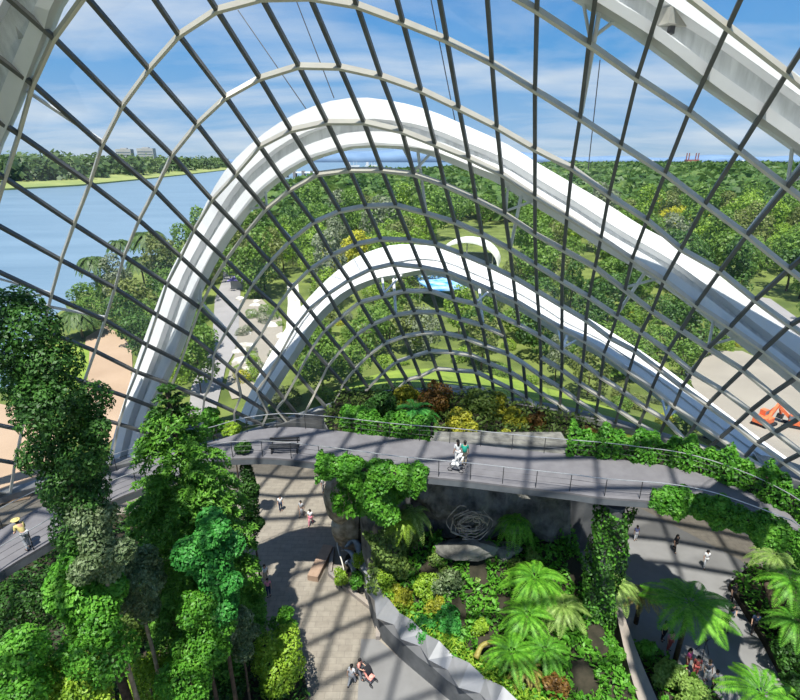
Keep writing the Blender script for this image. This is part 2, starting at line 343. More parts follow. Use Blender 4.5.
G = {
-11:{2:(10,495)},-10:{2:(15,463)},-9:{2:(22,430),4:(113,453)},-8:{2:(29,396),3:(75,412),4:(119,424)},-7:{2:(36,363),3:(84,382),4:(127,397)},
-6:{2:(43,330),3:(95,351),4:(137,372),5:(172,385)},-5:{2:(51,296),3:(105,320),4:(147,345),5:(181,362)},-4:{2:(61,260),3:(115,288),4:(157,315),5:(190,335),6:(214,354)},
-3:{1:(5,178),2:(74,224),3:(124,256),4:(167,284),5:(200,308),6:(226,332),7:(247,355)},
-2:{1:(19,134),2:(90,183),3:(139,220),4:(181,257),5:(211,285),6:(238,312),7:(261,335),8:(280,355)},
-1:{1:(33,84),2:(102,145),3:(155,190),4:(194,230),5:(226,260),6:(252,285),7:(277,307),8:(295,327),9:(312,348),10:(328,366)},
0:{1:(54,38),2:(122,106),3:(172,155),4:(212,200),5:(245,234),6:(270,262),7:(292,287),8:(309,309),9:(325,330),10:(341,350),11:(355,369)},
1:{2:(149,69),3:(197,124),4:(236,174),5:(266,209),6:(290,241),7:(310,269),8:(328,294),9:(341,317),10:(356,335),11:(370,354)},
2:{2:(179,35),3:(226,97),4:(260,146),5:(290,190),6:(314,222),7:(332,255),8:(349,280),9:(360,302),10:(373,324),11:(385,343)},
3:{2:(217,10),3:(260,78),4:(291,130),5:(318,174),6:(340,211),7:(356,244),8:(371,269),9:(383,296),10:(395,315),11:(404,336)},
4:{2:(262,-2),3:(299,66),4:(327,122),5:(350,170),6:(366,206),7:(381,239),8:(393,264),9:(405,291),10:(415,312),11:(423,333)},
5:{2:(310,-3),3:(340,67),4:(364,122),5:(382,170),6:(396,205),7:(410,240),8:(421,267),9:(431,291),10:(438,312),11:(445,333)},
6:{2:(357,5),3:(381,76),4:(402,131),5:(414,174),6:(425,213),7:(436,244),8:(447,272),9:(454,299),10:(460,319),11:(466,338)},
7:{2:(403,22),3:(421,90),4:(435,144),5:(445,185),6:(455,222),7:(462,254),8:(470,281),9:(476,304),10:(482,325)},
8:{2:(447,40),3:(459,108),4:(469,158),5:(476,199),6:(482,234),7:(488,265),8:(493,291),9:(497,314),10:(504,335)},
9:{2:(492,63),3:(497,127),4:(502,174),5:(505,214),6:(510,249),7:(513,277),8:(516,301),9:(519,325)},
10:{1:(537,10),2:(535,90),3:(535,149),4:(535,196),5:(535,234),6:(536,265),7:(537,291),8:(539,315),9:(540,336)},
11:{1:(589,44),2:(580,118),3:(572,168),4:(567,216),5:(564,250),6:(562,281),7:(562,306),8:(562,329),9:(562,350)},
12:{1:(637,78),2:(621,145),3:(609,195),4:(601,238),5:(595,267),6:(589,297),7:(586,320),8:(585,341)},
13:{0:(728,27),1:(689,112),2:(665,173),3:(647,220),4:(632,259),5:(625,290),6:(617,316),7:(610,338)},
14:{0:(787,73),1:(739,150),2:(705,204),3:(681,249),4:(664,280),5:(652,311),6:(641,332),7:(635,351)},
15:{1:(787,187),2:(747,235),3:(720,271),4:(696,305),5:(681,330),6:(668,351),7:(660,370),8:(652,388),9:(646,408)},
16:{2:(789,269),3:(755,300),4:(730,327),5:(708,348),6:(692,372),7:(682,387),8:(674,406),9:(666,420),10:(659,435)},
17:{3:(790,325),4:(763,350),5:(743,370),6:(722,390),7:(707,405),8:(697,422),9:(685,440)},
18:{4:(797,377),5:(772,394),6:(750,411),7:(735,425),8:(720,438)},
19:{5:(800,418),6:(775,432),7:(757,443),8:(745,457)},
20:{6:(802,453),7:(784,462),8:(770,473)},
}
XN = {8:{13:(604,353),14:(629,371)}, 9:{12:(583,363),13:(601,377),14:(624,392)}, 10:{10:(541,357),11:(562,370),12:(580,383),13:(599,396),14:(619,410),15:(639,424)},
 11:{8:(508,354),9:(523,363),10:(541,376),11:(561,388),12:(578,401),13:(596,413),7:(486,346)}, 12:{5:(451,352),6:(471,355),7:(489,363),8:(510,372),9:(525,381),10:(541,393),11:(560,405),4:(430,351)},
 1:{1:(85,-5),2:(121,-50),3:(155,-86),4:(206,-104),5:(264,-108),6:(322,-97),7:(378,-73),8:(431,-48),9:(486,-20),-4:(-8,222),-5:(-18,264),-6:(-27,305),-7:(-36,343),-8:(-44,380),16:(838,226)},
 0:{12:(668,-20),11:(604,-62),15:(842,118),16:(895,160)}, 2:{17:(832,302),18:(872,334)}, 3:{18:(826,350),19:(862,375)}}
for h in XN:
    for m, p in XN[h].items(): G.setdefault(m, {})[h] = p
N = {}
for m in G:
    for h in G[m]: N[m, h] = hit(*G[m][h])
BLEND = 0.0
def march(a, b, step):
    """next node past b, coming from a, along the shell's great curve"""
    n = enorm(b); t = np.array(b) - np.array(a); t -= n * t.dot(n); t /= np.linalg.norm(t)
    return tosurf(b + t * step)
# upwards, over and behind the viewer
top = {m: min(G[m]) for m in G}
ms = [m for m in sorted(G) if top[m] <= 2]
tang = {}
for m in ms:
    h = top[m]; h2 = h + 2 if (m, h + 2) in N else (h + 1 if (m, h + 1) in N else None)
    if h2 is not None:
        t = N[m, h] - N[m, h2]; tang[m] = t / np.linalg.norm(t)
for m in ms:
    if m not in tang: tang[m] = tang[min(tang, key=lambda q: abs(q - m))]
sm = {}
for m in ms:
    t = sum(tang[q] for q in range(m - 2, m + 3) if q in tang); sm[m] = t / np.linalg.norm(t)
for m in ms:
    h = top[m]; p = N[m, h]; prev = p - sm[m]
    for k in range(h - 1, -13, -1):
        step = 4.0 if not (m == 3 or False) else 4.0
        q = march(prev, p, step); prev, p = p, q
        if p[2] < 4: break
        N[m, k] = p
# down each slope to the foot
for m in range(-14, 24):
    hs = sorted(h for (mm, h) in N if mm == m)
    if len(hs) < 2: continue
    h = hs[-1]
    if (m, h - 1) not in N: continue
    prev, p = N[m, h - 1], N[m, h]; step = np.linalg.norm(p - prev)
    for k in range(h + 1, 18):
        step *= 0.985
        if p[2] < zbase(p[0]) + 0.1: break
        q = march(prev, p, step); prev, p = p, q
        N[m, k] = q
# along each hoop, down to both feet
for h in range(-12, 9):
    row = sorted(m for (m, hh) in N if hh == h)
    if len(row) < 4: continue
    for sgn, m0, m1 in ((1, row[-1], row[-3]), (-1, row[0], row[2])):
        p = N[m0, h]; mid = N[m0 - sgn, h] if (m0 - sgn, h) in N else N[m1, h]
        prev = mid; step = min(3.4, max(2.4, np.linalg.norm(p - mid)))
        for k in range(1, 26):
            q = march(prev, p, step); prev, p = p, q
            if q[2] < zbase(q[0]): break
            if (m0 + sgn * k, h) in N: break
            N[m0 + sgn * k, h] = q
hs_all = sorted({h for m, h in N}); ms_all = sorted({m for m, h in N})
dome = thing('glass_dome', 'great curved glass and steel gridshell dome over the indoor garden', 'dome', kind='structure')
for h in hs_all:
    mb = MB(); c = 0
    for m in ms_all:
        if (m, h) in N and (m + 1, h) in N and np.linalg.norm(N[m, h] - N[m + 1, h]) < 9:
            p, q = N[m, h], N[m + 1, h]; mb.bar(p, q, enorm((p + q) / 2), 0.18, 0.62); c += 1
    if c: mb.build('hoop_beam', M['hoop'], dome)
for m in ms_all:
    mb = MB(); c = 0
    for h in hs_all:
        if (m, h) in N and (m, h + 1) in N and np.linalg.norm(N[m, h] - N[m, h + 1]) < 9:
            p, q = N[m, h], N[m, h + 1]; mb.bar(p, q, enorm((p + q) / 2), 0.24, 0.42); c += 1
    if c: mb.build('mullion', M['mullion'], dome)
mb = MB()
lift = lambda p: tosurf(p, 0.46)
for m in ms_all:
    for h in hs_all:
        k = [(m, h), (m + 1, h), (m + 1, h + 1), (m, h + 1)]
        if all(x in N for x in k): mb.quad(*[lift(N[x]) for x in k])
mb.build('glazing', M['glass'], dome)

# concrete ring at the glass foot: wall inside, kerb on top
def ring(name, label, mat, phis, o_in, o_out, ztop, zbot, kind='structure'):
    mb = MB(); rings = []
    for ph in phis:
        a = base_pt(ph, o_in); b = base_pt(ph, o_out); zt = a[2] + ztop
        rings.append([(a[0], a[1], zbot), (b[0], b[1], zbot), (b[0], b[1], zt), (a[0], a[1], zt)])
    mb.loft(rings); o = mb.build(name, mat); tag(o, label, kind=kind); return o
PH = [math.radians(a) for a in range(0, 361, 4)]
ring('wall_back', 'low grey concrete ring wall under the foot of the glass', M['concrete'], [math.radians(a) for a in range(20, 205, 3)], -0.5, 0.9, 0.15, -0.5)

# ------------------------------------------------------------------ white steel arches outside the glass
def arch(label, outer, inner, o_in, o_out, struts, wid=1.5, cap_in=0.30, web=(0.30, 0.56), webf=-0.1):
    """box beam (outer), set-back web, inner flange; all curved beams in one plane of their own"""
    root = thing('steel_arch', label, 'arch', loc=(0, 0, 0), group=None)
    n = 64
    O = [hit(*p, off=o_out) for p in resample(catmull(outer), n)]
    I = [hit(*p, off=o_in) for p in resample(catmull(inner), n)]
    def section(u0, u1, w0, w1):
        rings = []
        for k in range(n):
            up = O[k] - I[k]; t = I[min(k + 1, n - 1)] - I[max(k - 1, 0)]; t = t / np.linalg.norm(t)
            x = np.cross(t, up); x /= np.linalg.norm(x)
            if x[1] > 0: x = -x           # towards the inside of the dome
            a, b = I[k] + up * u0, I[k] + up * u1
            rings.append([a + x * w0, a + x * w1, b + x * w1, b + x * w0])
        return MB().loft(rings)
    section(web[1], 1.0, -0.5, wid * 0.5).build('outer_box_beam', M['white'], root)
    section(web[0], web[1], -0.4, webf).build('web_plate', M['whiteweb'], root)
    section(0.0, cap_in, -0.5, wid * 0.45).build('inner_flange', M['white'], root)
    for (m, h, m2, h2) in struts:
        if (m, h) not in N or (m2, h2) not in N: continue
        a = np.array(N[m, h]); k = min(range(n), key=lambda q: np.linalg.norm(I[q] - a))
        b = np.array(N[m2, h2])
        s = MB()
        for kk in (max(k - 1, 0), min(k + 1, n - 1)):
            s.tube([I[kk] + (O[kk] - I[kk]) * 0.1, a + enorm(a) * 0.5], 0.11)
        s.tube([I[k] + (O[k] - I[k]) * 0.1, b + enorm(b) * 0.5], 0.14)
        s.build('strut', M['white'], root)
    return root, O, I
mid_outer = [(106,490),(110,475),(120,432),(130,400),(146,347),(172,280),(200,229),(230,172),(275,130),(320,107),(362,100),(400,106),(432,116),(467,131),(500,147),(535,168),(570,188),(600,205),(645,234),(677,250),(710,275),(775,327),(830,365),(900,430)]
mid_inner = [(134,480),(139,460),(152,410),(180,350),(200,290),(222,247),(255,202),(280,179),(307,162),(340,151),(362,147),(400,148),(432,154),(467,168),(502,182),(535,203),(566,222),(600,245),(640,268),(672,290),(700,310),(740,341),(790,380),(860,445)]
arch('largest fully visible white steel arch outside the glass, curving over the river view', mid_outer, mid_inner, 0.8, 3.0,
     [(6,5,6,6),(9,5,9,6),(13,5,13,6),(16,5,16,6),(1,5,1,6),(-3,5,-3,6)])
small_outer = [(236,445),(241,425),(255,392),(277,350),(300,315),(325,287),(355,262),(380,251),(400,247),(430,250),(455,256),(482,269),(515,282),(540,296),(560,310),(587,322),(600,330),(635,352),(661,370),(707,404),(757,442),(810,480)]
small_inner = [(250,445),(256,425),(268,398),(300,348),(314,325),(332,306),(350,292),(375,281),(400,276),(425,272),(447,275),(470,285),(492,294),(515,305),(540,320),(562,334),(585,346),(605,357),(652,391),(697,426),(745,461),(795,496)]
arch('smallest white steel arch low outside the glass above the shrubs and walkway', small_outer, small_inner, 4.0, 6.5,
     [(7,9,7,10),(11,9,11,9),(14,8,14,8),(3,9,3,10),(16,9,16,9)], wid=1.2, cap_in=0.34, web=(0.34, 0.42), webf=0.4)
near_outer = [(-160,330),(-130,240),(-90,150),(-45,60),(10,-25),(80,-105),(170,-160),(270,-175),(370,-160),(470,-118),(560,-70),(615,-38),(672,0),(727,33),(785,76),(860,130),(940,200)]
near_inner = [(-45,330),(-22,230),(0,150),(15,118),(31,77),(50,32),(68,-8),(125,-70),(200,-102),(280,-108),(370,-95),(460,-58),(530,-27),(580,0),(650,44),(707,87),(760,124),(830,175),(905,240)]
na, NO, NI = arch('nearest and biggest white steel arch with floodlights, its crown above the picture', near_outer, near_inner, 0.4, 2.3,
     [(11,1,11,2),(15,1,15,2),(-1,1,-1,2),(-5,2,-5,3)], wid=1.7, cap_in=0.24, web=(0.24, 0.72))
# floodlights on the near arch
for px, py in ((673, 18), (34, 33)):
    p = hit(px, py, 1.6); f = MB(); f.box(p, (1.7, 0.8, 0.8), 0.5); o = f.build('floodlight', M['fixture'], na)
    g = MB(); g.box(p + np.array([0.0, 0.0, -0.55]), (0.3, 0.3, 0.5)); g.build('bracket', M['darkmetal'], o)
# thin stay cables outside the glass
for i, (a, b, lab) in enumerate((((238,10),(311,116),'thin dark cable slanting left of the big arch top'),((296,0),(334,98),'thin dark cable just above the big arch crown'),
                     ((431,0),(460,146),'thin dark cable crossing to the big arch right of its crown'),((600,60),(588,170),'thin dark cable hanging near the right strut of the near arch'))):
    mb = MB(); A, B = hit(*a, off=12), hit(*b, off=5.5); mb.tube([A + (B - A) * t for t in np.linspace(0, 1, 5)], 0.045, 5)
    tag(mb.build('steel_cable', M['darkmetal']), lab, 'cable')

# ------------------------------------------------------------------ foliage makers
def leaf_arrays(C, Nn, size, rng, aspect=0.5, jitter=0.6, droop=0.0):
    """one folded blade per centre: returns vertex and face arrays"""
    n = len(C)
    nn = Nn + rng.normal(size=(n, 3)) * jitter; nn /= np.linalg.norm(nn, axis=1, keepdims=True) + 1e-9
    a = rng.normal(size=(n, 3)); a[:, 2] -= droop * 2; a -= nn * (a * nn).sum(1, keepdims=True); a /= np.linalg.norm(a, axis=1, keepdims=True) + 1e-9
    b = np.cross(nn, a); s = size * (0.65 + 0.7 * rng.random((n, 1)))
    v = np.empty((n, 4, 3))
    v[:, 0] = C - a * s * 0.5; v[:, 2] = C + a * s * 0.5 - nn * s * 0.08
    v[:, 1] = C + b * s * aspect * 0.5 + nn * s * 0.08; v[:, 3] = C - b * s * aspect * 0.5 + nn * s * 0.08
    return v.reshape(-1, 3)
def quads_mesh(name, V, mats, midx=None):
    n = len(V) // 4; me = bpy.data.meshes.new(name)
    me.vertices.add(n * 4); me.vertices.foreach_set('co', V.astype(np.float32).ravel())
    me.loops.add(n * 4); me.loops.foreach_set('vertex_index', np.arange(n * 4, dtype=np.int32))
    me.polygons.add(n); me.polygons.foreach_set('loop_start', np.arange(0, n * 4, 4, dtype=np.int32)); me.polygons.foreach_set('loop_total', np.full(n, 4, np.int32))
    for m in mats: me.materials.append(m)
    if midx is not None: me.polygons.foreach_set('material_index', midx.astype(np.int32))
    me.update(calc_edges=True); return me
def blob_points(blobs, n, rng, shell=0.35, flat=0.0):
    """points in the outer shell of a union of balls, with outward directions"""
    B = np.array([(b[0], b[1], b[2]) for b in blobs], float); R = np.array([np.array(b[3]) * np.ones(3) for b in blobs], float)
    wgt = (R.prod(1)) ** (2 / 3); wgt /= wgt.sum()
    idx = rng.choice(len(B), size=int(n * 1.7), p=wgt)
    d = rng.normal(size=(len(idx), 3)); d /= np.linalg.norm(d, axis=1, keepdims=True)
    rr = 1 - shell * rng.random((len(idx), 1)) ** 1.5
    P = B[idx] + d * R[idx] * rr
    keep = np.ones(len(P), bool)
    for k in range(len(B)):
        q = (np.linalg.norm((P - B[k]) / R[k], axis=1) < 0.72) & (idx != k); keep &= ~q
    if flat: keep &= ~((d[:, 2] < -0.5) & (rng.random(len(P)) < flat))
    P, d = P[keep][:n], d[keep][:n]
    return P, d
def crown_mesh(name, mat, blobs, n, size, seed, aspect=0.55, jitter=0.55, shell=0.4, droop=0.2):
    rng = np.random.default_rng(seed); P, d = blob_points(blobs, n, rng, shell, 0.6)
    d2 = d.copy(); d2[:, 2] += 0.5
    return quads_mesh(name, leaf_arrays(P, d2, size, rng, aspect, jitter, droop), [mat])
def lumpy(seed, R, H, n, base=0.35, small=0.45):
    """a crown's lumps: radius R, height H, centred at its base"""
    rng = random.Random(seed); out = []
    for k in range(n):
        a = rng.random() * 6.283; z = rng.random(); env = math.sin(math.pi * (0.12 + 0.80 * z)) ** 0.7
        r = R * env * math.sqrt(rng.random()) * 0.75
        out.append((r * math.cos(a), r * math.sin(a), H * (base * 0.4 + (1 - base * 0.4) * z), R * (small * (0.7 + 0.6 * rng.random()))))
    out.append((0, 0, H * 0.5, (R * 0.6, R * 0.6, H * 0.42)))
    return out
def trunk_mesh(h, r, seed=0, mat='bark', lean=0.0, limbs=3):
    rng = random.Random(seed); mb = MB()
    pts = [(lean * (z / h) ** 2 + rng.uniform(-1, 1) * r * 0.4, rng.uniform(-1, 1) * r * 0.4, z) for z in np.linspace(0, h, 6)]; pts[0] = (0, 0, -0.3)
    mb.tube(pts, r, 8, r * 0.45)
    for k in range(limbs):
        a = rng.random() * 6.283; z0 = h * rng.uniform(0.55, 0.85); L_ = h * 0.3
        mb.tube([(lean * (z0 / h) ** 2, 0, z0), (lean * .7 + L_ * .5 * math.cos(a), L_ * .5 * math.sin(a), z0 + L_ * .5), (lean + L_ * .8 * math.cos(a), L_ * .8 * math.sin(a), z0 + L_ * 1.0)], r * 0.4, 6, r * 0.15)
    return mb.mesh('trunk', M[mat], True)
def frond_mesh(name, mat, length, width, pairs, droop, rise=0.5, pinna_aspect=0.22, seed=0, vee=0.3, rachis=True, sub=True):
    """a feathered leaf growing along +X from the origin: arching midrib with leaflets down both sides"""
    rng = np.random.default_rng(seed); V = []
    P = []
    for t in np.linspace(0, 1, 24):
        P.append((length * (t - 0.10 * t * t * droop), 0, length * (rise * t - (rise + 0.55 * droop) * t * t * 0.9)))
    P = np.array(P)
    for k in range(pairs):
        t = 0.10 + 0.90 * (k + 0.5) / pairs; i = t * 23; i0 = int(min(i, 22)); p = P[i0] + (P[i0 + 1] - P[i0]) * (i - i0)
        tg = P[i0 + 1] - P[i0]; tg /= np.linalg.norm(tg)
        wl = width * 0.5 * (math.sin(math.pi * min(1, t * 0.9 + 0.10)) ** 0.65) * (0.92 + 0.16 * rng.random())
        for sgn in (1, -1):
            d = np.array([0.35 * tg[0], sgn, 0.35 * tg[2] + vee * 0.6]); d /= np.linalg.norm(d)
            tip = p + d * wl + np.array([0, 0, -wl * 0.5 * vee - 0.25 * wl]); midp = p + d * wl * 0.5
            wv = tg * length / pairs * pinna_aspect * 2.2
            V += [p, midp + wv, tip, midp - wv]
    V = np.array(V)
    me = quads_mesh(name, V, [mat]); 
    if rachis:
        rb = MB(); rb.tube(P, length * 0.012, 5, length * 0.003)
        bm = bmesh.new(); bm.from_mesh(me); m2 = rb.mesh('tmp', mat); bm.from_mesh(m2); bm.to_mesh(me); bm.free(); bpy.data.meshes.remove(m2)
    return me

# ------------------------------------------------------------------ ground, walls, terraces inside
mb = MB(); pr = [base_pt(ph, -0.3, 0.0) for ph in PH[:-1]]
mb.v = [tuple(p) for p in pr]; mb.f = [tuple(range(len(pr)))]
tag(mb.build('floor', M['paving']), 'beige stone paved floor of the indoor garden', kind='structure')
def poly(name, pts, mat, z, label, kind='structure', h=0.0, cat=None):
    mb = MB(); P = [(p[0], p[1], z) for p in pts]
    if h: mb.loft([P, [(p[0], p[1], z + h) for p in pts]])
    else: mb.v = P; mb.f = [tuple(range(len(P)))]
    o = mb.build(name, mat); tag(o, label, cat, kind=kind); return o
Z0 = lambda l, z=0.0: [atz(x, y, z) for x, y in l]
poly('floor', [(-2.6, 25.2, 0), (-1.5, 25.2, 0), (0.2, 23.6, 0), (2.9, 21.2, 0), (6, 18.6, 0), (6, 15, 0), (-2.4, 15, 0)], M['greypave'], 0.012, 'grey smooth paving beside the faceted wall')
poly('floor', Z0([(570,560),(600,520),(640,640),(690,760),(560,760),(575,640)]), M['greypave'], 0.010, 'grey path between the ferns and the green pillar')
poly('floor', Z0([(555,500),(590,500),(640,508),(740,560),(800,610),(800,760),(650,760),(610,600),(560,560)]), M['greypave'], 0.006, 'worn grey paving of the right hand plaza')

def heightmesh(name, label, mat, x0, x1, y0, y1, fn, n=48, kind='structure'):
    mb = MB(); 
    for j in range(n + 1):
        for i in range(n + 1):
            x = x0 + (x1 - x0) * i / n; y = y0 + (y1 - y0) * j / n; mb.v.append((x, y, fn(x, y)))
    for j in range(n):
        for i in range(n):
            a = j * (n + 1) + i; mb.f.append((a, a + 1, a + n + 2, a + n + 1))
    o = mb.build(name, mat, smooth=True); tag(o, label, kind=kind); return o
# silver wall line and stone wall line enclose the central bed
SW = [np.array(p) for p in ((-2.7, 30.4), (-2.1, 28.3), (-1.3, 25.7), (0.3, 23.9), (2.9, 21.5), (6.0, 18.9), (9.5, 15.8))]
def wall_side(x, y):
    """how far inside the central bed, from the faceted wall"""
    best = 1e9; s = 1
    for a, b in zip(SW[:-1], SW[1:]):
        ab = b - a; t = max(0, min(1, (np.array([x, y]) - a) @ ab / (ab @ ab))); q = a + ab * t; d = math.hypot(x - q[0], y - q[1])
        if d < best: best = d; s = 1 if (ab[0] * (y - a[1]) - ab[1] * (x - a[0])) > 0 else -1
    return best * s
def bed_z(x, y):
    d = wall_side(x, y)
    if d < -0.1: return -0.4
    e = min(d, 13.6 - x + 0.4)
    if e < -0.0: return -0.4
    z = 2.5 * smoothstep((d + 0.1) / 0.5) + 0.7 * smoothstep((d - 1) / 5) + 1.6 * smoothstep((y - 25) / 4)
    z *= smoothstep((13.8 - x) / 1.6)
    return z + 0.25 * math.sin(x * 1.7) * math.cos(y * 1.9)
heightmesh('planting_bed', 'dark soil of the raised central planting bed', M['soil'], -4, 14, 14, 33, bed_z, 64)
# left hand bed where the tall trees stand
LB = [(-36, 4), (-36, 36), (-22, 38), (-14.5, 36.5), (-12.8, 31), (-12.0, 27.5), (-8.6, 24.8), (-5.8, 22.2), (-4.4, 18), (-4, 8), (-8, 4)]
poly('planting_bed', LB, M['soil'], -0.2, 'dark soil of the left planting bed under the tall trees', h=0.55)

# faceted pale wall: folded triangular panels on a dark plinth
fw = thing('faceted_wall', 'pale silver faceted wall of folded triangular panels edging the fern bed', 'wall')
S = resample([tuple(p) for p in SW], 19); rng = random.Random(5)
mbp = MB(); mbt = MB(); nrm = []
for k in range(len(S)):
    t = S[min(k + 1, len(S) - 1)] - S[max(k - 1, 0)]; t = t / np.linalg.norm(t); q = np.array([t[1], -t[0]]); nrm.append(-q if q[0] > 0 else q)   # towards the path side
P3 = lambda k, off, z: (S[k][0] + nrm[k][0] * off, S[k][1] + nrm[k][1] * off, z)
lo = [P3(k, 0.30, 1.45 + 0.1 * (k % 2)) for k in range(len(S))]
mi = [P3(k, (0.62 if k % 2 else 0.16) + .1 * rng.random(), 2.15 + 0.35 * rng.random()) for k in range(len(S))]
hi = [P3(k, -0.30, 2.85 + 0.3 * (k % 2)) for k in range(len(S))]
for A, B in ((lo, mi), (mi, hi)):
    for k in range(len(S) - 1):
        i = len(mbt.v); mbt.v += [A[k], A[k + 1], B[k + 1], B[k]]
        mbt.f += [(i, i + 1, i + 2), (i, i + 2, i + 3)] if k % 2 else [(i, i + 1, i + 3), (i + 1, i + 2, i + 3)]
mbt.build('facet_panels', M['silver'], fw)
mbp.loft([[P3(k, .30, 0), P3(k, .28, 1.5), P3(k, -.2, 1.5), P3(k, -.2, 0)] for k in range(len(S))])
mbp.build('plinth', M['darkconcrete'], fw)
# low kerb with two lines at the edge of the left plaza
kp = Z0([(333,548),(330,575),(345,588),(378,614),(378,640)])
mb = MB()
for a, b in zip(kp[:-1], kp[1:]): mb.bar(a + np.array([0, 0, .15]), b + np.array([0, 0, .15]), (0, 0, 1), 0.3, 0.34)
tag(mb.build('trim_1', M['sandstone']), 'low stone kerb along the edge of the left plaza', kind='structure')
pl = atz(321, 565, 0); mb = MB(); mb.box(pl + np.array([0, 0, .25]), (0.85, 3.4, 0.5), -0.22)
tag(mb.build('timber_bench', M['timber']), 'plain pinkish timber block bench lying on the left plaza by the kerb', 'bench')
pk = [(-3.2, 33.6), (-4.3, 32.4), (-4.5, 30.9), (-3.4, 30.2), (-2.2, 29.2), (-1.2, 30.5), (-0.6, 34), (-2, 34.5)]
poly('planting_bed', pk, M['soil'], 0.0, 'small raised bed with the carved sculpture', h=0.45)

# stone wall on the right of the ferns
sa, sb = atz(617, 602, 2.2), atz(655, 702, 2.2); ext = sb + (sb - sa) * 0.7
mb = MB(); d = (sb - sa); d /= np.linalg.norm(d); x = np.array([d[1], -d[0], 0.0]); x = x if x[0] > 0 else -x
rg = []
for k, t in enumerate(np.linspace(0, 1, 8)):
    p = sa + (ext - sa) * t; wv = 0.35 + 0.75 * min(1, t * 1.6)
    p = p - x * 0.35 * math.sin(t * 3)
    rg.append([(p[0] - x[0] * wv * .5, p[1] - x[1] * wv * .5, 0), (p[0] + x[0] * wv * .5, p[1] + x[1] * wv * .5, 0), (p[0] + x[0] * wv * .5, p[1] + x[1] * wv * .5, 2.2), (p[0] - x[0] * wv * .5, p[1] - x[1] * wv * .5, 2.2)])
mb.loft(rg); tag(mb.build('wall_right', M['sandstone']), 'curved stone planter wall with broad brown coping right of the ferns', kind='structure')
RB = [(15.2, 24.6), (16.2, 24.4), (18.2, 22.2), (19.4, 19.5), (19.6, 14), (15.5, 14), (15.0, 19)]
poly('planting_bed', RB, M['soil'], 0.0, 'soil of the bed under the big tree fern', h=0.4)
RB2 = [(24.5, 29.5), (27.5, 31.5), (33, 27), (34, 18), (26, 17), (23.2, 21), (24.0, 25)]
poly('planting_bed', RB2, M['soil'], 0.0, 'soil of the bed at the right edge', h=0.5)

# rock face under the walkway, boulders
def rock_mesh(name, mat, size, seed, sub=3, rough=0.28):
    bm = bmesh.new(); bmesh.ops.create_icosphere(bm, subdivisions=sub, radius=1.0); rng = random.Random(seed)
    dirs = [(Vector((rng.gauss(0, 1), rng.gauss(0, 1), rng.gauss(0, 1))).normalized(), rng.uniform(0.55, 0.95)) for _ in range(14)]
    for v in bm.verts:
        r = 1.0
        for d, c in dirs:
            k = v.co.normalized().dot(d)
            if k > 0: r = min(r, c / max(k, 0.3)) if k > c else r
        r += rough * 0.25 * math.sin(v.co.x * 7 + seed) * math.cos(v.co.y * 6) * math.sin(v.co.z * 8 + 1)
        v.co = v.co * r
    for v in bm.verts: v.co = Vector((v.co.x * size[0], v.co.y * size[1], v.co.z * size[2]))
    me = bpy.data.meshes.new(name); bm.to_mesh(me); bm.free(); me.materials.append(mat); return me
def rock(name, label, loc, size, mat, seed, rz=0.0, cat='rock'):
    o = link(name, rock_mesh(name, M[mat], size, seed)); o.location = tuple(loc); o.rotation_euler = (0, 0, rz); return tag(o, label, cat)
mb = MB(); nx, nz = 40, 24; rng = random.Random(3)
def rf(u, v): 
    x = 0.8 + 11.2 * u; z = -0.3 + 11.3 * v
    return (x, 29.8 + 0.9 * math.sin(u * 9 + v * 3) * 0.6 + 0.5 * math.sin(v * 14 + u * 5) + 0.4 * math.sin(u * 31) * math.sin(v * 23) - 1.6 * (1 - v) ** 2 + 1.2 * (u - .5) ** 2, z)
mb.loft([[rf(i / nx, j / nz) for i in range(nx + 1)] for j in range(nz + 1)], closed=False)
mb.loft([[(0.8, 29.8 + 1, -0.3), (12.0, 29.8 + 1, -0.3), (12.0, 33.5, -0.3), (0.8, 33.5, -0.3)], [(0.8, 30.5, 11), (12.0, 30.5, 11), (12.0, 33.5, 11), (0.8, 33.5, 11)]])
tag(mb.build('rock_face', M['rock'], smooth=False), 'dark grey rock face rising under the middle of the walkway', kind='structure')
# ------------------------------------------------------------------ the elevated walkway
DZ = 12.5
far_px = [(-160,640),(-60,568),(0,529),(45,505),(107,474),(160,456),(215,441),(245,432),(285,427),(330,430),(365,434),(400,438),(460,443),(532,451),(600,457),(640,462),(675,467),(705,475),(735,486),(765,500),(800,522),(880,590)]
near_px = [(-160,720),(-60,620),(0,572),(51,541),(107,503),(160,482),(217,461),(245,458),(275,458),(312,462),(365,469),(400,474),(462,480),(512,486),(572,493),(600,497),(662,502),(705,510),(740,522),(775,536),(800,550),(880,625)]
NW = 90
FE = resample(catmull([atz(x, y, DZ) for x, y in far_px]), NW); NE = resample(catmull([atz(x, y, DZ) for x, y in near_px]), NW)
wk = thing('elevated_walkway', 'curving grey elevated walkway with slim railings crossing the garden below the dome', 'walkway')
mb = MB(); mb.loft([[FE[k], NE[k], NE[k] - [0, 0, .12], FE[k] - [0, 0, .12]] for k in range(NW)]); mb.build('deck', M['deck'], wk)
mb = MB(); rg = []
for k in range(NW):
    f, n = FE[k], NE[k]; d = n - f
    rg.append([f - [0, 0, .13], n - [0, 0, .13], n + d * 0.015 - [0, 0, .45], f + d * 0.68 - [0, 0, 1.05], f + d * 0.32 - [0, 0, 1.05], f - d * 0.015 - [0, 0, .45]])
mb.loft(rg); mb.build('hull', M['fascia'], wk)
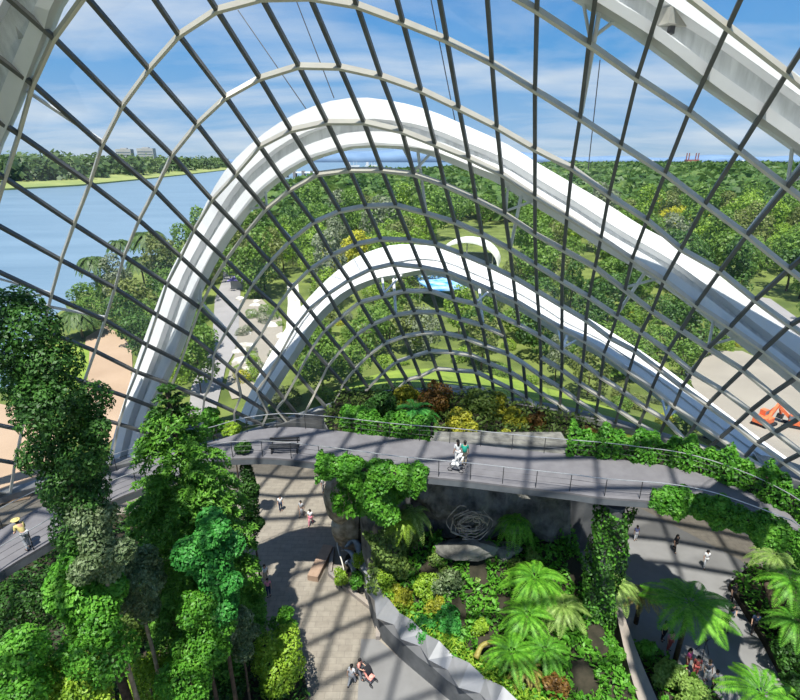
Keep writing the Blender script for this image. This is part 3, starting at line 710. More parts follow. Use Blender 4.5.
def rail(E_, inward, k0, k1):
    off = [(FE[k] - NE[k]) * (inward) for k in range(NW)]
    P = [E_[k] + off[k] for k in range(k0, k1)]
    mb = MB(); mb.tube([p + [0, 0, 1.12] for p in P], 0.026, 6); mb.build('handrail', M['steel'], wk)
    for h in (0.45, 0.8):
        mb = MB(); mb.tube([p + [0, 0, h] for p in P], 0.012, 4); mb.build('wire', M['darkmetal'], wk)
    for p in P[::3]:
        mb = MB(); mb.tube([p, p + [0, 0, 1.12]], 0.024, 5); mb.build('post', M['darkmetal'], wk)
rail(FE, -0.03, 4, NW - 4); rail(NE, 0.03, 4, NW - 4)

def near_idx(px, py, E_):
    q = atz(px, py, DZ); return min(range(NW), key=lambda k: np.linalg.norm(E_[k] - q))
# bench on the deck
bp = atz(285, 452, DZ); bench = thing('bench', 'dark slatted bench standing on the walkway deck by the near railing', 'bench', bp, 0.05)
for yy in (-.2, 0, .2):
    b = MB(); b.box((0, yy, .45), (1.9, .15, .05)); b.build('seat_slat', M['darkmetal'], bench)
for zz in (.66, .84):
    b = MB(); b.box((0, .3, zz), (1.9, .05, .12)); b.build('backrest_slat', M['darkmetal'], bench)
for xx in (-.8, .8):
    b = MB(); b.box((xx, 0, .21), (.07, .5, .42)); b.build('leg', M['darkmetal'], bench); b = MB(); b.box((xx, .3, .6), (.06, .06, .6)); b.build('backrest_post', M['darkmetal'], bench)

# ------------------------------------------------------------------ hedges and hanging greenery on the walkway
def hedge(name, label, px0, px1, E_, out, width, height, drop, mat, n, seed, cat='hedge', lsize=0.22, shift=0.10):
    k0, k1 = near_idx(*px0, E_), near_idx(*px1, E_); k0, k1 = min(k0, k1), max(k0, k1); rng = np.random.default_rng(seed)
    kk = k0 + (k1 - k0) * rng.random(n); i0 = np.minimum(kk.astype(int), NW - 2); fr = (kk - i0)[:, None]
    base = E_[i0] * (1 - fr) + E_[i0 + 1] * fr
    acr = FE - NE; acr = acr / np.linalg.norm(acr, axis=1, keepdims=True); a = acr[i0] * out
    u = rng.random(n); ang = math.pi * u
    bump = 1 + 0.22 * np.sin(kk * 1.9 + 1) + 0.15 * np.sin(kk * 4.3) 
    ax = np.cos(ang) * width * 0.5 * bump; az = np.sin(ang) * height * bump
    side = (rng.random(n) < 0.42); dz = -drop * rng.random(n) ** 1.3
    ax = np.where(side, width * 0.5 * np.where(rng.random(n) < .75, 1, -.9) * bump, ax); az = np.where(side, dz * bump + .1, az)
    P = base + a * (width * 0.5 + shift + ax)[:, None] + np.c_[np.zeros(n), np.zeros(n), az]
    nrm = a * np.where(side, np.sign(ax), np.cos(ang))[:, None] + np.c_[np.zeros(n), np.zeros(n), np.where(side, 0.35, np.sin(ang))]
    P += nrm * (rng.random((n, 1)) - 0.6) * 0.35
    me = quads_mesh(name, leaf_arrays(P, nrm, lsize, rng, 0.62, 0.5, 0.2), [mat])
    o = link(name, me)
    # inner tangle and planter trough
    tr = MB(); tr.loft([[E_[k] + acr[k] * out * (shift + width * q) + [0, 0, zq] for q, zq in ((.1, .0), (.9, .0), (.8, height * .6), (.25, height * .6))] for k in range(k0, k1 + 1)])
    tr.build('planter_trough', M['soil'], o)
    return tag(o, label, cat)
hedge('hedge', 'clipped bright hedge along the far edge left of the walkway middle', (340, 432), (432, 441), FE, 1, 1.3, 1.25, 0.5, L['vine'], 6000, 11)
hedge('hedge', 'long dark leafy hedge along the far edge of the walkway on the right', (570, 454), (850, 560), FE, 1, 1.6, 1.5, 0.9, L['vine'], 17000, 12, shift=-.1)
hedge('hedge', 'long leafy hedge spilling over the near edge of the walkway on the right', (650, 501), (850, 590), NE, -1, 1.15, 0.7, 0.55, L['vine'], 14000, 13, shift=-.75)
hedge('hedge', 'bright low hedge on the near edge of the walkway beside the bench', (316, 463), (430, 477), NE, -1, 1.2, 0.6, 0.8, L['vine'], 7000, 14, shift=-.5)

# ------------------------------------------------------------------ planted pillar, column, rocks
def core(name, label, cx, cy, z0, z1, r0, r1, mat, seed, cat):
    mb = MB(); rng = random.Random(seed); rg = []
    for k in range(10):
        t = k / 9; r = (r0 + (r1 - r0) * t)
        rg.append([(cx + r * (0.85 + .3 * rng.random()) * math.cos(a), cy + r * (0.85 + .3 * rng.random()) * math.sin(a), z0 + (z1 - z0) * t) for a in np.linspace(0, 2 * math.pi, 15)[:-1]])
    mb.loft(rg); o = mb.build(name, M[mat]); return tag(o, label, cat)
pc = core('planted_pillar', 'mossy rock pillar under the near hedge, draped with bright vines', -1.2, 28.9, 0, 11.6, 1.3, 1.5, 'rock', 4, 'planter')
rng0 = np.random.default_rng(8)
def wrap(parent, mat, cx, cy, zlo, zhi, r, n, size, seed, name='vine_cover', a0=-math.pi, a1=math.pi):
    rng = np.random.default_rng(seed); a = a0 + (a1 - a0) * rng.random(n); z = zlo + (zhi - zlo) * rng.random(n)
    rr = r * (0.9 + 0.28 * np.sin(a * 4 + z * 1.3) + 0.25 * rng.random(n))
    P = np.c_[cx + rr * np.cos(a), cy + rr * np.sin(a), z]; d = np.c_[np.cos(a), np.sin(a), 0.5 * np.ones(n)]
    o = link(name, quads_mesh(name, leaf_arrays(P, d, size, rng, 0.6, 0.5, 0.5), [mat]), parent); return o
wrap(pc, L['vine'], -1.7, 27.6, 9.3, 12.2, 1.95, 4600, 0.26, 3, a0=-2.9, a1=0.2)
wrap(pc, L['olive'], -1.0, 28.6, 2.6, 7.6, 1.75, 2600, 0.3, 5, name='fern_skirt', a0=-2.2, a1=0.6)
rock('boulder', 'tan craggy boulder at the top corner of the left plaza', atz(350, 527, 2.6) , (1.7, 1.3, 2.7), 'tanrock', 21)
rock('boulder', 'brown craggy boulder above the tan one, below the vines', aty(344, 497, 31.5), (1.5, 1.3, 2.6), 'tanrock', 22)
rock('boulder', 'terracotta boulder among the plants left of the pale ledge', atz(417, 550, 3.9), (1.3, .9, .8), 'redrock', 23)
rock('boulder', 'small terracotta boulder below the larger one', atz(424, 566, 3.2), (.7, .6, .5), 'redrock', 24)
rock('rock_ledge', 'pale grey ledge of rock jutting out under the driftwood tangle', aty(468, 548, 27.9), (2.4, 1.1, 0.9), 'rock', 25)
rock('rock_ledge', 'short pale rock ledge under the hanging fern', aty(505, 552, 28.0), (1.3, .9, 0.7), 'rock', 26)
# green column
colm = thing('planted_column', 'tall column clad in dark foliage holding up the walkway', 'column', (12.3, 24.2, 0))
mb = MB(); mb.tube([(0, 0, 0), (0, 0, 11.6)], 0.55, 14); mb.build('shaft', M['darkconcrete'], colm)
wrap(colm, L['fg_dark'], 0, 0, 0.2, 11.4, 0.85, 6000, 0.22, 6, name='foliage')
wrap(colm, L['vine'], 0, 0, 0.2, 11.6, 0.9, 1300, 0.22, 7, name='creeper')
# raised terrace behind the walkway
tp = [(-5.0, 35.4), (2, 35.6), (9, 34.6), (14.5, 33.2), (17.5, 34.2), (18.5, 39.0), (13, 43.0), (7, 45.6), (0, 46.8), (-6, 46.6), (-7, 41)]
poly('terrace', tp, M['darkconcrete'], 0.0, 'raised planted terrace between the walkway and the glass', h=8.0)
poly('planting_bed', [(x * .98, y, 0) for x, y in tp], M['soil'], 8.0, 'soil bed on the terrace behind the walkway', h=0.2)

# ------------------------------------------------------------------ inside trees
def place_tree(name, label, cat, centre, ground, blobs, mat, n, leafsize, seed, tr=0.18, aspect=0.55, trunk='bark', limbs=3, jitter=0.55, shell=0.5, droop=0.2, group=None):
    """centre: crown centre; blobs relative to it"""
    root = thing(name, label, cat, (centre[0], centre[1], ground), group=group)
    h = centre[2] - ground
    me = crown_mesh('crown', mat, [(b[0], b[1], b[2] + h, b[3]) for b in blobs], n, leafsize, seed, aspect, jitter, shell, droop)
    link('crown', me, root)
    if h > 0.25: link('trunk', trunk_mesh(max(h * 1.02, 0.4), tr, seed, trunk, limbs=limbs), root)
    return root
def pxblobs(lst, Y, centre):
    out = []
    for px, py, r in lst:
        p = aty(px, py, Y); zc = p[1] * CT - (p[2] - CZ) * ST; rm = r * zc / F
        out.append((p[0] - centre[0], p[1] - centre[1] + random.Random(px * 7 + py).uniform(-.8, .8) * rm, p[2] - centre[2], rm))
    return out
# the big dark tree at the left edge
ctr = aty(60, 440, 16.5)
bl = pxblobs([(8,312,24),(30,330,26),(8,345,30),(45,365,32),(20,390,30),(60,400,34),(85,405,22),(30,415,22),(65,440,36),(95,448,24),(40,455,20),(75,480,32),(60,505,26),(95,490,20),(85,520,26),(100,425,14)], 16.5, ctr)
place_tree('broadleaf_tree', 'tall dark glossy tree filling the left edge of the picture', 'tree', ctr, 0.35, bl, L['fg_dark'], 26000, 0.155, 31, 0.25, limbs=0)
# conifer
cz_top = 19.6; con = thing('conifer', 'tall cone shaped conifer with drooping bright green branches beside the walkway', 'tree', (-11.2, 22.3, 0.35))
link('trunk', trunk_mesh(cz_top - .4, 0.22, 2, 'bark', limbs=0), con)
rng = np.random.default_rng(44); P = []; D = []
zz = 4.0
while zz < cz_top - 1.3:
    t = (zz - 4.0) / (cz_top - 4.0); R = 3.3 * min(1.0, (1 - t) ** 0.55 * 1.35 + 0.05)
    for b in range(int(9 - 3 * t)):
        a = rng.random() * 6.283; nseg = max(5, int(R * 9))
        for s in range(nseg):
            q = (s + rng.random()) / nseg
            if q < 0.25: continue
            zc = zz + 0.25 * R * q - 0.42 * R * q * q
            for w_ in (-1, 1, 0):
                spread = w_ * 0.55 * (1 - abs(q - .55)) * rng.uniform(.6, 1)
                for tw in range(3):
                    f = (tw + 1) / 3
                    P.append((R * q * math.cos(a) - spread * f * math.sin(a), R * q * math.sin(a) + spread * f * math.cos(a), zc - 0.28 * f * abs(spread) - .05))
                    D.append((0.3 * math.cos(a), 0.3 * math.sin(a), 1.0))
    zz += 0.36
P, D = np.array(P), np.array(D); P += rng.normal(size=P.shape) * 0.05
link('foliage', quads_mesh('foliage', leaf_arrays(P, D, 0.30, rng, 0.34, 0.45, 0.3), [L['conifer']]), con)
tb = MB(); tv = []
for k in range(4):
    z0 = cz_top - 1.9 + 0.55 * k
    for b in range(7):
        a = b * 0.9 + k * .5; r = 1.15 * (1 - k * .22)
        pts = [(r * q * math.cos(a), r * q * math.sin(a), z0 + .3 * r * q - .2 * r * q * q) for q in np.linspace(0, 1, 5)]
        tb.tube(pts, 0.03, 4, 0.015)
        for q in np.linspace(.3, 1, 9): tv.append((r * q * math.cos(a), r * q * math.sin(a), z0 + .3 * r * q - .2 * r * q * q))
link('top_whorl', quads_mesh('top_whorl', leaf_arrays(np.repeat(np.array(tv), 5, 0) + rng.normal(size=(len(tv) * 5, 3)) * .04, np.tile([[0, 0, 1.0]], (len(tv) * 5, 1)), 0.26, rng, .3, .6), [L['fg_dark']]), con)
tb.build('top_branches', M['bark'], con)

# (label, px, py, Y, radius px, height px of crown, material, leaf size, count)
LT = [
 ('small_tree','tree','grey green small tree just below the big dark tree',95,535,15.6,27,36,'greyleaf',.17,5000),
 ('small_tree','tree','grey leaved small tree with a pale leaning trunk, left of the conifer foot',136,578,17.6,26,36,'greyleaf',.17,6000),
 ('small_tree','tree','bright green feathery tree below the left walkway',80,592,15.4,32,36,'bright',.20,6000),
 ('small_tree','tree','emerald leafy tree right in front of the conifer',212,552,18.4,30,46,'emerald',.20,7500),
 ('small_tree','tree','mid green tree below the emerald tree',203,622,18.0,28,34,'vine',.18,5000),
 ('shrub','shrub','grey green shrub left of the plaza edge, above the lime bush',240,634,19.4,20,22,'greyleaf',.17,3500),
 ('shrub','shrub','fresh green shrub overhanging the left edge of the plaza',252,608,23.8,20,20,'bright',.18,3200),
 ('shrub','shrub','leafy green shrub reaching furthest onto the left plaza',283,625,24.0,14,16,'bright',.17,2200),
 ('shrub','shrub','big round lime green bush at the bottom of the left plaza',279,668,21.2,31,32,'lime',.18,6000),
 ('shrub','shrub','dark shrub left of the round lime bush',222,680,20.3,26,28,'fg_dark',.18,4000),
 ('shrub','shrub','leafy green bush in the bottom left corner',20,668,13.6,44,40,'bright',.17,6500),
 ('shrub','shrub','lime green bush at the bottom, right of the corner bush',84,684,14.0,40,34,'lime',.17,6000),
 ('shrub','shrub','broad green shrub below the bright feathery tree, hiding its trunk',98,645,14.6,38,28,'vine',.17,5000),
 ('shrub','shrub','yellowish green bush at the bottom below the pale trunk',150,686,18.0,32,28,'lime',.17,5000),
 ('shrub','shrub','dark olive shrub in the shade under the grey leaved tree',120,632,19.5,28,22,'olive',.17,3500),
 ('shrub','shrub','bright shrub at the bottom, in front of the mid green tree',190,680,17.0,36,34,'bright',.17,5000),
 ('shrub','shrub','olive shrub lit at the foot of the conifer',172,612,21.5,20,14,'olive',.17,2600),
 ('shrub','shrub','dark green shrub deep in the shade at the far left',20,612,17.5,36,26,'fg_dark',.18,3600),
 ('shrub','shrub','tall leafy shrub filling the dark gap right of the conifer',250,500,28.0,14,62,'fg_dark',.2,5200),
 ('shrub','shrub','bright shrub behind the walkway, right of the conifer top',212,424,36.5,12,14,'bright',.28,2200),
 ('shrub','shrub','yellow green shrub behind the far railing left of the small arch foot',232,432,35.6,9,10,'lime',.25,1500),
]
sd = 100
for nm, cat, lab, px, py, Y, r, hh, mat, ls, cnt in LT:
    sd += 1; c = aty(px, py, Y); zc = c[1] * CT - (c[2] - CZ) * ST; R = r * zc / F; H = hh * zc / F * 2
    if nm == 'small_tree': H *= 1.45; cnt = int(cnt * 1.5)
    bl = [(b[0], b[1], b[2] - H * (.5 if nm == 'shrub' else .66), b[3]) for b in lumpy(sd, R, H, 11 if nm == 'shrub' else 16)]
    place_tree(nm, lab, cat, c, 0.3, bl, L[mat], cnt, ls, sd, 0.09 if nm == 'shrub' else .14, trunk='palebark' if 'pale' in lab or 'grey green small' in lab else 'bark', limbs=0)

# ------------------------------------------------------------------ ferns
def tree_fern(label, loc, trunk_h, length, nf, mat, seed, droop=1.0, rise=0.45, width=0.42, name='tree_fern', pairs=26, tr=0.13, vee=.25, cat='fern', trunkmat='bark', pa=.22):
    root = thing(name, label, cat, loc, rz=seed * 1.3); rng = random.Random(seed)
    if trunk_h > 0.15:
        mb = MB(); mb.tube([(0, 0, -.2), (rng.uniform(-.1, .1), rng.uniform(-.1, .1), trunk_h * .5), (0, 0, trunk_h)], tr * 1.2, 8, tr); mb.build('trunk', M[trunkmat], root, True)
    mes = [frond_mesh('frond', mat, length, length * width, pairs, droop, rise, pinna_aspect=pa, seed=seed), frond_mesh('frond', mat, length * .85, length * width * .85, pairs, droop * .55, rise * 1.7, pinna_aspect=pa, seed=seed + 1)]
    for k in range(nf):
        o = link('frond', mes[1 if (k % 3 == 2) else 0], root); o.location = (0, 0, trunk_h)
        o.rotation_euler = (rng.uniform(-.12, .12), rng.uniform(-.12, .12), k * 6.283 / nf * 1.0 + rng.uniform(-.15, .15))
    return root
def fern_at(label, px, py, z, length, nf, mat, seed, th=2.5, **kw):
    p = atz(px, py, z); return tree_fern(label, (p[0], p[1], z - th), th, length, nf, mat, seed, **kw)
fern_at('largest bright tree fern, standing alone over the right hand plaza', 690, 603, 5.0, 2.9, 16, L['fern'], 3, th=4.6, droop=.45, rise=.28, width=.5, pairs=34)
fern_at('bright tree fern at the top of the middle fern cluster', 535, 578, 5.2, 2.5, 13, L['fern'], 4, th=3.2, droop=.8)
fern_at('bright tree fern in the centre of the middle fern cluster', 527, 615, 4.6, 2.0, 12, L['fern'], 5, th=2.6, droop=.7)
fern_at('bright tree fern at the lower left of the fern cluster', 512, 652, 4.2, 1.9, 12, L['fern'], 6, th=2.4, droop=.7)
fern_at('green tree fern at the lower right of the fern cluster', 545, 650, 4.0, 1.7, 11, L['bright'], 7, th=2.2, droop=.8)
fern_at('pale green rosette fern on the right of the fern cluster', 563, 606, 4.6, 1.9, 18, L['palefern'], 8, th=2.6, droop=.9)
fern_at('yellowing fern between the lower green tree ferns', 527, 668, 3.6, 1.3, 9, L['dryfern'], 9, th=1.6, droop=1.0)
fern_at('pale tree fern at the foot of the green column', 614, 583, 4.4, 2.1, 14, L['palefern'], 10, th=4.0, droop=.9)
fern_at('brownish dry fern right of the green column foot', 642, 594, 2.8, 1.6, 11, L['dryfern'], 11, th=2.4, droop=1.0)
fern_at('bright fern at the bottom right corner', 762, 694, 4.0, 2.3, 13, L['fern'], 12, th=3.6, droop=.6)
fern_at('tree fern at the right edge below the hedge', 775, 556, 5.2, 1.9, 12, L['palefern'], 13, th=4.7, droop=.9)
fern_at('darker tree fern at the right edge under the first one', 792, 582, 4.8, 2.2, 13, L['fern'], 14, th=4.3, droop=.9)
fern_at('shaded tree fern low on the right edge by the thick trunk', 796, 622, 3.6, 2.0, 12, L['bright'], 15, th=3.1, droop=.9)
p = aty(516, 520, 28.3); tree_fern('bright fern hanging from the rock face under the walkway', (p[0], p[1], p[2]), 0.05, 1.9, 16, L['fern'], 16, droop=2.0, rise=.25, name='fern')
p = aty(413, 513, 27.6); tree_fern('pale drooping fern left of the dark hollow under the walkway', (p[0], p[1], p[2]), 0.05, 1.8, 14, L['palefern'], 17, droop=1.8, rise=.3, name='fern')
p = aty(402, 520, 27.0); tree_fern('yellow green drooping fern in front of the pale one', (p[0], p[1], p[2]), 0.05, 1.5, 12, L['lime'], 18, droop=1.6, rise=.3, name='fern')
p = aty(414, 410, 39.5); tree_fern('spiky emerald palm behind the far railing, left of the yellow shrubs', (p[0], p[1], 8.2), p[2] - 8.2, 2.6, 14, L['emerald'], 19, droop=.9, rise=.5, width=.3, name='palm', cat='palm', pairs=18)
# thick bent trunk at the right edge
t0, t1, t2 = atz(793, 648, .3), atz(777, 612, 2.2), atz(768, 585, 4.6)
mb = MB(); mb.tube([t0, t1, t2], 0.42, 9, 0.22); tag(mb.build('leaning_trunk', M['bark'], smooth=True), 'thick dark bent trunk leaning at the right edge of the plaza', 'trunk')

# ------------------------------------------------------------------ smaller plants of the middle and right beds
BD = [
 ('shrub','olive shrub left of the terracotta boulder',405,545,4.0,15,'olive',.2,1500),
 ('shrub','bright shrub below the pale drooping ferns',392,548,3.6,16,'bright',.2,1800),
 ('shrub','leafy green shrub beside the carved sculpture',366,560,2.6,13,'lime',.18,1700),
 ('shrub','low lime plant in the small bed in front of the carved sculpture',341,577,1.0,9,'lime',.16,1000),
 ('shrub','low bright plant at the foot of the carved sculpture by the wall tip',358,580,1.2,10,'bright',.16,1100),
 ('shrub','lime shrub at the tip of the faceted wall',388,582,3.0,16,'lime',.18,2200),
 ('shrub','yellow green bush behind the tip of the faceted wall',402,598,3.0,14,'yellow',.18,1700),
 ('shrub','pale olive shrub above the fern bed, right of the terracotta boulder',440,562,3.8,17,'olive',.2,2200),
 ('shrub','grey olive shrub in the middle of the fern bed',447,585,3.6,16,'greyleaf',.2,2000),
 ('shrub','lime green shrub left in the fern bed',428,590,3.2,16,'lime',.2,2000),
 ('shrub','dark green leafy plant by the dark hollow',450,622,2.9,14,'emerald',.22,1500),
 ('shrub','dark emerald plant above the faceted wall',422,628,2.6,14,'emerald',.22,1500),
 ('shrub','yellow tufted plant with pale flowers beside the faceted wall',436,608,3.0,11,'yellow',.16,1400),
 ('shrub','bright plant in the dark gap left of the tree ferns',478,586,3.2,9,'palefern',.2,800),
 ('shrub','small tufted plant in the dark gap below the ledge',480,630,3.0,10,'lime',.2,900),
 ('shrub','olive shrub on the pale ledge below the hanging fern',512,566,4.0,13,'olive',.2,1400),
 ('shrub','pale tufted shrub at the right end of the ledge',537,562,4.2,13,'palefern',.2,1400),
 ('shrub','russet leaved plant at the bottom right of the fern bed',553,688,3.0,15,'russet',.2,1400),
 ('shrub','green plant in shade between the ferns and the grey path',578,648,2.6,12,'bright',.2,1200),
 ('shrub','tall leafy shrub below the green column',602,618,2.6,17,'bright',.22,2400),
 ('shrub','leafy shrub below the taller one, left of the stone wall',608,655,2.2,17,'bright',.22,2400),
 ('shrub','bright shrub at the bottom left of the stone wall',618,690,1.8,16,'lime',.22,2200),
 ('shrub','fresh green shrub behind the broad coping',648,650,1.6,10,'bright',.2,1200),
 ('shrub','pale green shrub below the person in pink',668,676,1.3,17,'palefern',.2,2400),
 ('shrub','pale green shrub right of the bottom of the stone wall',690,694,1.2,17,'palefern',.2,2400),
 ('shrub','dark shrub at the right edge above the bottom corner',790,655,1.8,16,'fg_dark',.2,1800),
 ('shrub','dark shrub in the bottom right corner',797,688,1.6,16,'fg_dark',.2,1800),
 ('shrub','olive shrub at the right edge right under the hedge',792,560,4.0,16,'fg_dark',.2,1800),
]
for nm, lab, px, py, z, r, mat, ls, cnt in BD:
    sd += 1; c = atz(px, py, z); zc = c[1] * CT - (c[2] - CZ) * ST; R = r * zc / F; H = R * 1.5
    g = max(0.2, bed_z(c[0], c[1])) if c[0] < 13.8 and wall_side(c[0], c[1]) > 0 else 0.25
    bl = [(b[0], b[1], b[2] - H / 2, b[3]) for b in lumpy(sd, R, H, 9)]
    place_tree(nm, lab, 'shrub', c, min(g, z - .3), bl, L[mat], cnt, ls, sd, 0.05, limbs=2)
TR = [
 ('yellow shrub right behind the people on the walkway',463,424,37.2,13,'yellow',.26,2400),
 ('small yellow shrub poking through the far railing',505,443,35.9,9,'yellow',.22,1200),
 ('russet and green shrub behind the spiky palm',434,402,42.5,15,'russet',.26,1600),
 ('olive shrub behind the yellow shrub',480,407,42.5,15,'olive',.26,1700),
 ('yellow green shrub at the right end of the terrace planting',497,412,42.0,13,'yellow',.26,1500),
 ('golden leaved shrub under the dark ring of the glass',517,422,40.2,11,'yellow',.24,1200),
 ('russet shrub furthest right on the terrace',536,428,39.4,12,'russet',.24,1200),
 ('dark green bush behind the clipped hedge',378,412,40.0,17,'fg_dark',.28,2200),
 ('orange tinted shrub beside the spiky palm',405,402,44.0,12,'yellow',.26,1400),
 ('bright low bush at the left end of the clipped hedge',352,418,39.5,12,'vine',.26,1600),
 ('leafy green bush below the spiky palm at the railing',425,430,37.0,11,'bright',.24,1400),
 ('dark red bush under the far hedge',590,441,36.0,10,'russet',.24,900),
]
for lab, px, py, Y, r, mat, ls, cnt in TR:
    cnt = int(cnt * 1.5); r *= 1.25
    sd += 1; c = aty(px, py, Y); zc = c[1] * CT - (c[2] - CZ) * ST; R = r * zc / F; H = R * 1.6
    bl = [(b[0], b[1], b[2] - H / 2, b[3]) for b in lumpy(sd, R, H, 8)]
    place_tree('shrub', lab, 'shrub', c, 8.15 if px < 560 else 6.5, bl, L[mat], cnt, ls, sd, 0.05, limbs=2)

# ground cover nobody could count
def cover(name, label, pts_fn, n, size, mat, seed, aspect=.5):
    rng = np.random.default_rng(seed); P = []
    while len(P) < n:
        q = pts_fn(rng)
        if q is not None: P.append(q)
    P = np.array(P); d = np.tile([[0, 0, 1.0]], (n, 1)) + rng.normal(size=(n, 3)) * .5
    o = link(name, quads_mesh(name, leaf_arrays(P, d, size, rng, aspect, .5), [mat])); return tag(o, label, 'plants', kind='stuff')
def bed_pt(rng):
    x, y = rng.uniform(-4, 13.4), rng.uniform(14, 30)
    d = wall_side(x, y)
    if d < 0.15 or math.sin(x * 1.9 + 1) * math.cos(y * 1.4) < -.35 and d > 1.5: return None
    return (x, y, bed_z(x, y) + abs(rng.normal()) * 0.25 + .05)
cover('undergrowth', 'mixed low green undergrowth covering the central bed', bed_pt, 9000, .34, L['bright'], 61)
def edge_pt(rng):
    x, y = rng.uniform(-4, 12), rng.uniform(14, 31); d = wall_side(x, y)
    return (x, y, bed_z(x, y) + rng.random() * 0.75) if 0.1 < d < 1.3 else None
cover('edging_plants', 'yellow green tufted edging plants along the faceted wall', edge_pt, 5200, .26, L['lime'], 62, .3)
from mathutils.geometry import intersect_point_line
def inpoly(x, y, P):
    c = False; j = len(P) - 1
    for i in range(len(P)):
        if (P[i][1] > y) != (P[j][1] > y) and x < (P[j][0] - P[i][0]) * (y - P[i][1]) / (P[j][1] - P[i][1]) + P[i][0]: c = not c
        j = i
    return c
def left_pt(rng):
    x, y = rng.uniform(-30, -4), rng.uniform(8, 37)
    return (x, y, .35 + abs(rng.normal()) * .7) if inpoly(x, y, LB) else None
cover('undergrowth', 'dark low undergrowth on the soil below the left trees', left_pt, 14000, .36, L['fg_dark'], 63)
def right_pt(rng):
    x, y = rng.uniform(14, 34), rng.uniform(14, 32)
    if inpoly(x, y, RB): return (x, y, .4 + abs(rng.normal()) * .3)
    if inpoly(x, y, RB2): return (x, y, .5 + abs(rng.normal()) * .8)
    return None
cover('undergrowth', 'leafy undergrowth in the beds on the right of the plaza', right_pt, 5000, .34, L['bright'], 64)
def terr_pt(rng):
    x, y = rng.uniform(-7, 19), rng.uniform(33, 47)
    return (x, y, 8.2 + abs(rng.normal()) * .4) if inpoly(x, y, tp) else None
cover('undergrowth', 'olive green undergrowth on the terrace behind the walkway', terr_pt, 5000, .4, L['olive'], 65)

# ------------------------------------------------------------------ sculptures
ds = thing('driftwood_tangle', 'round tangle of grey driftwood roots in front of the rock face', 'sculpture', aty(470, 523, 28.2))
rng = random.Random(9)
for k in range(26):
    a = rng.random() * 6.28; r = rng.uniform(.5, 1.5); tilt = rng.uniform(-.6, .6); pts = []
    for q in np.linspace(0, rng.uniform(1.8, 3.6), 12):
        x = r * math.cos(a + q); z = .85 * r * math.sin(a + q) + tilt * .3 * math.sin(q * 2); pts.append((x + .12 * math.sin(q * 5 + k), -.45 * math.sin(q + k) * tilt - .15, z + .1 * math.cos(q * 4 + k)))
    b = MB(); b.tube(pts, .055, 5, .025); b.build('root', M['driftwood'], ds, True)
sp = atz(347, 556, 1.6)
scp = thing('carved_sculpture', 'blue grey carved sculpture with sweeping wings beside the left plaza', 'sculpture', (sp[0], sp[1], .45))
def blade(pts, w0, mat, nm, th=.10):
    rg = []
    for k, p in enumerate(pts):
        t = k / (len(pts) - 1); ww = w0 * math.sin(math.pi * (0.12 + .83 * t)); p = np.array(p, float)
        rg.append([p + [ww, 0, -ww * .3], p + [0, -th, 0.06], p + [-ww, 0, -ww * .3], p + [0, th, -.06]])
    b = MB(); b.loft(rg); b.build(nm, M[mat], scp, True)
blade(catmull([(-.2, .9, 1.2), (.5, 1.0, 1.9), (1.0, .3, 1.7), (1.2, -.8, .9), (1.1, -1.6, .2)], 6), .38, 'bluegrey', 'wing')
blade(catmull([(-.6, 1.4, .4), (-.1, .7, 1.2), (.5, -.1, 1.4), (.7, -1.0, .7)], 6), .30, 'bluegrey', 'wing')
blade(catmull([(-.1, .3, .2), (.2, 0, .7), (.5, -.4, .5), (.6, -.9, 0)], 6), .34, 'bluegrey', 'body', .3)
b = MB(); b.tube(catmull([(-1.0, 1.9, 1.2), (-.75, .7, 1.15), (-.35, -.3, .8), (0, -1.4, .3)], 6), .055, 6); b.build('curved_rod', M['stonewhite'], scp, True)
b = MB(); p = atz(487, 648, 3.4); b.tube(catmull([p + np.array(v) for v in ((-.7, -.4, -.3), (-.3, .05, .1), (.3, .2, .25), (.75, .25, .2))], 6), .17, 7, .1)
tag(b.build('dry_frond', L['dryfern'], smooth=True), 'curled dry brown frond below the tree ferns', 'plant')

# unseen walkway deck, added right of the view and shaped to shade the plaza
up = [(10.4, 1), (11.2, 8), (11.4, 11.2), (11.8, 13.4), (14.6, 17.3), (17.2, 19.2), (18.2, 17.2), (16.4, 13.8), (14.0, 11.6), (12.6, 10), (12.0, 7), (11.6, 1)]
uw = thing('shade_walkway', 'unseen walkway deck added beyond the right edge to shade the plaza', 'walkway', kind='structure')
mb = MB(); mb.loft([[(x, y, 27.6) for x, y in up], [(x, y, 28.0) for x, y in up]]); mb.build('deck', M['deck'], uw)
mb = MB(); mb.tube([(x, y, 29.1) for x, y in up[1:7]], .03, 6); mb.build('handrail', M['steel'], uw)
for x, y in up[1:7]: mb = MB(); mb.tube([(x, y, 28), (x, y, 29.1)], .03, 5); mb.build('post', M['darkmetal'], uw)
# ------------------------------------------------------------------ people
def skin_mesh(verts, edges, radii, mat, sub=1, root=0):
    me = bpy.data.meshes.new('tmp'); me.from_pydata(verts, edges, []); o = bpy.data.objects.new('tmp', me); COL.objects.link(o)
    md = o.modifiers.new('skin', 'SKIN'); md.use_smooth_shade = True
    for i, r in enumerate(radii):
        sv = me.skin_vertices[0].data[i]; sv.radius = (r, r) if not isinstance(r, tuple) else r; sv.use_root = (i == root)
    if sub: s = o.modifiers.new('sub', 'SUBSURF'); s.levels = sub; s.render_levels = sub
    dg = bpy.context.evaluated_depsgraph_get(); dg.update()
    res = bpy.data.meshes.new_from_object(o.evaluated_get(dg)); bpy.data.objects.remove(o); bpy.data.meshes.remove(me)
    res.materials.clear(); res.materials.append(mat)
    for p in res.polygons: p.use_smooth = True
    return res
class Graph:
    def __init__(s): s.v = []; s.e = []; s.r = []
    def add(s, p, r, parent=None):
        s.v.append(tuple(p)); s.r.append(r)
        if parent is not None: s.e.append((parent, len(s.v) - 1))
        return len(s.v) - 1
POSES = {}
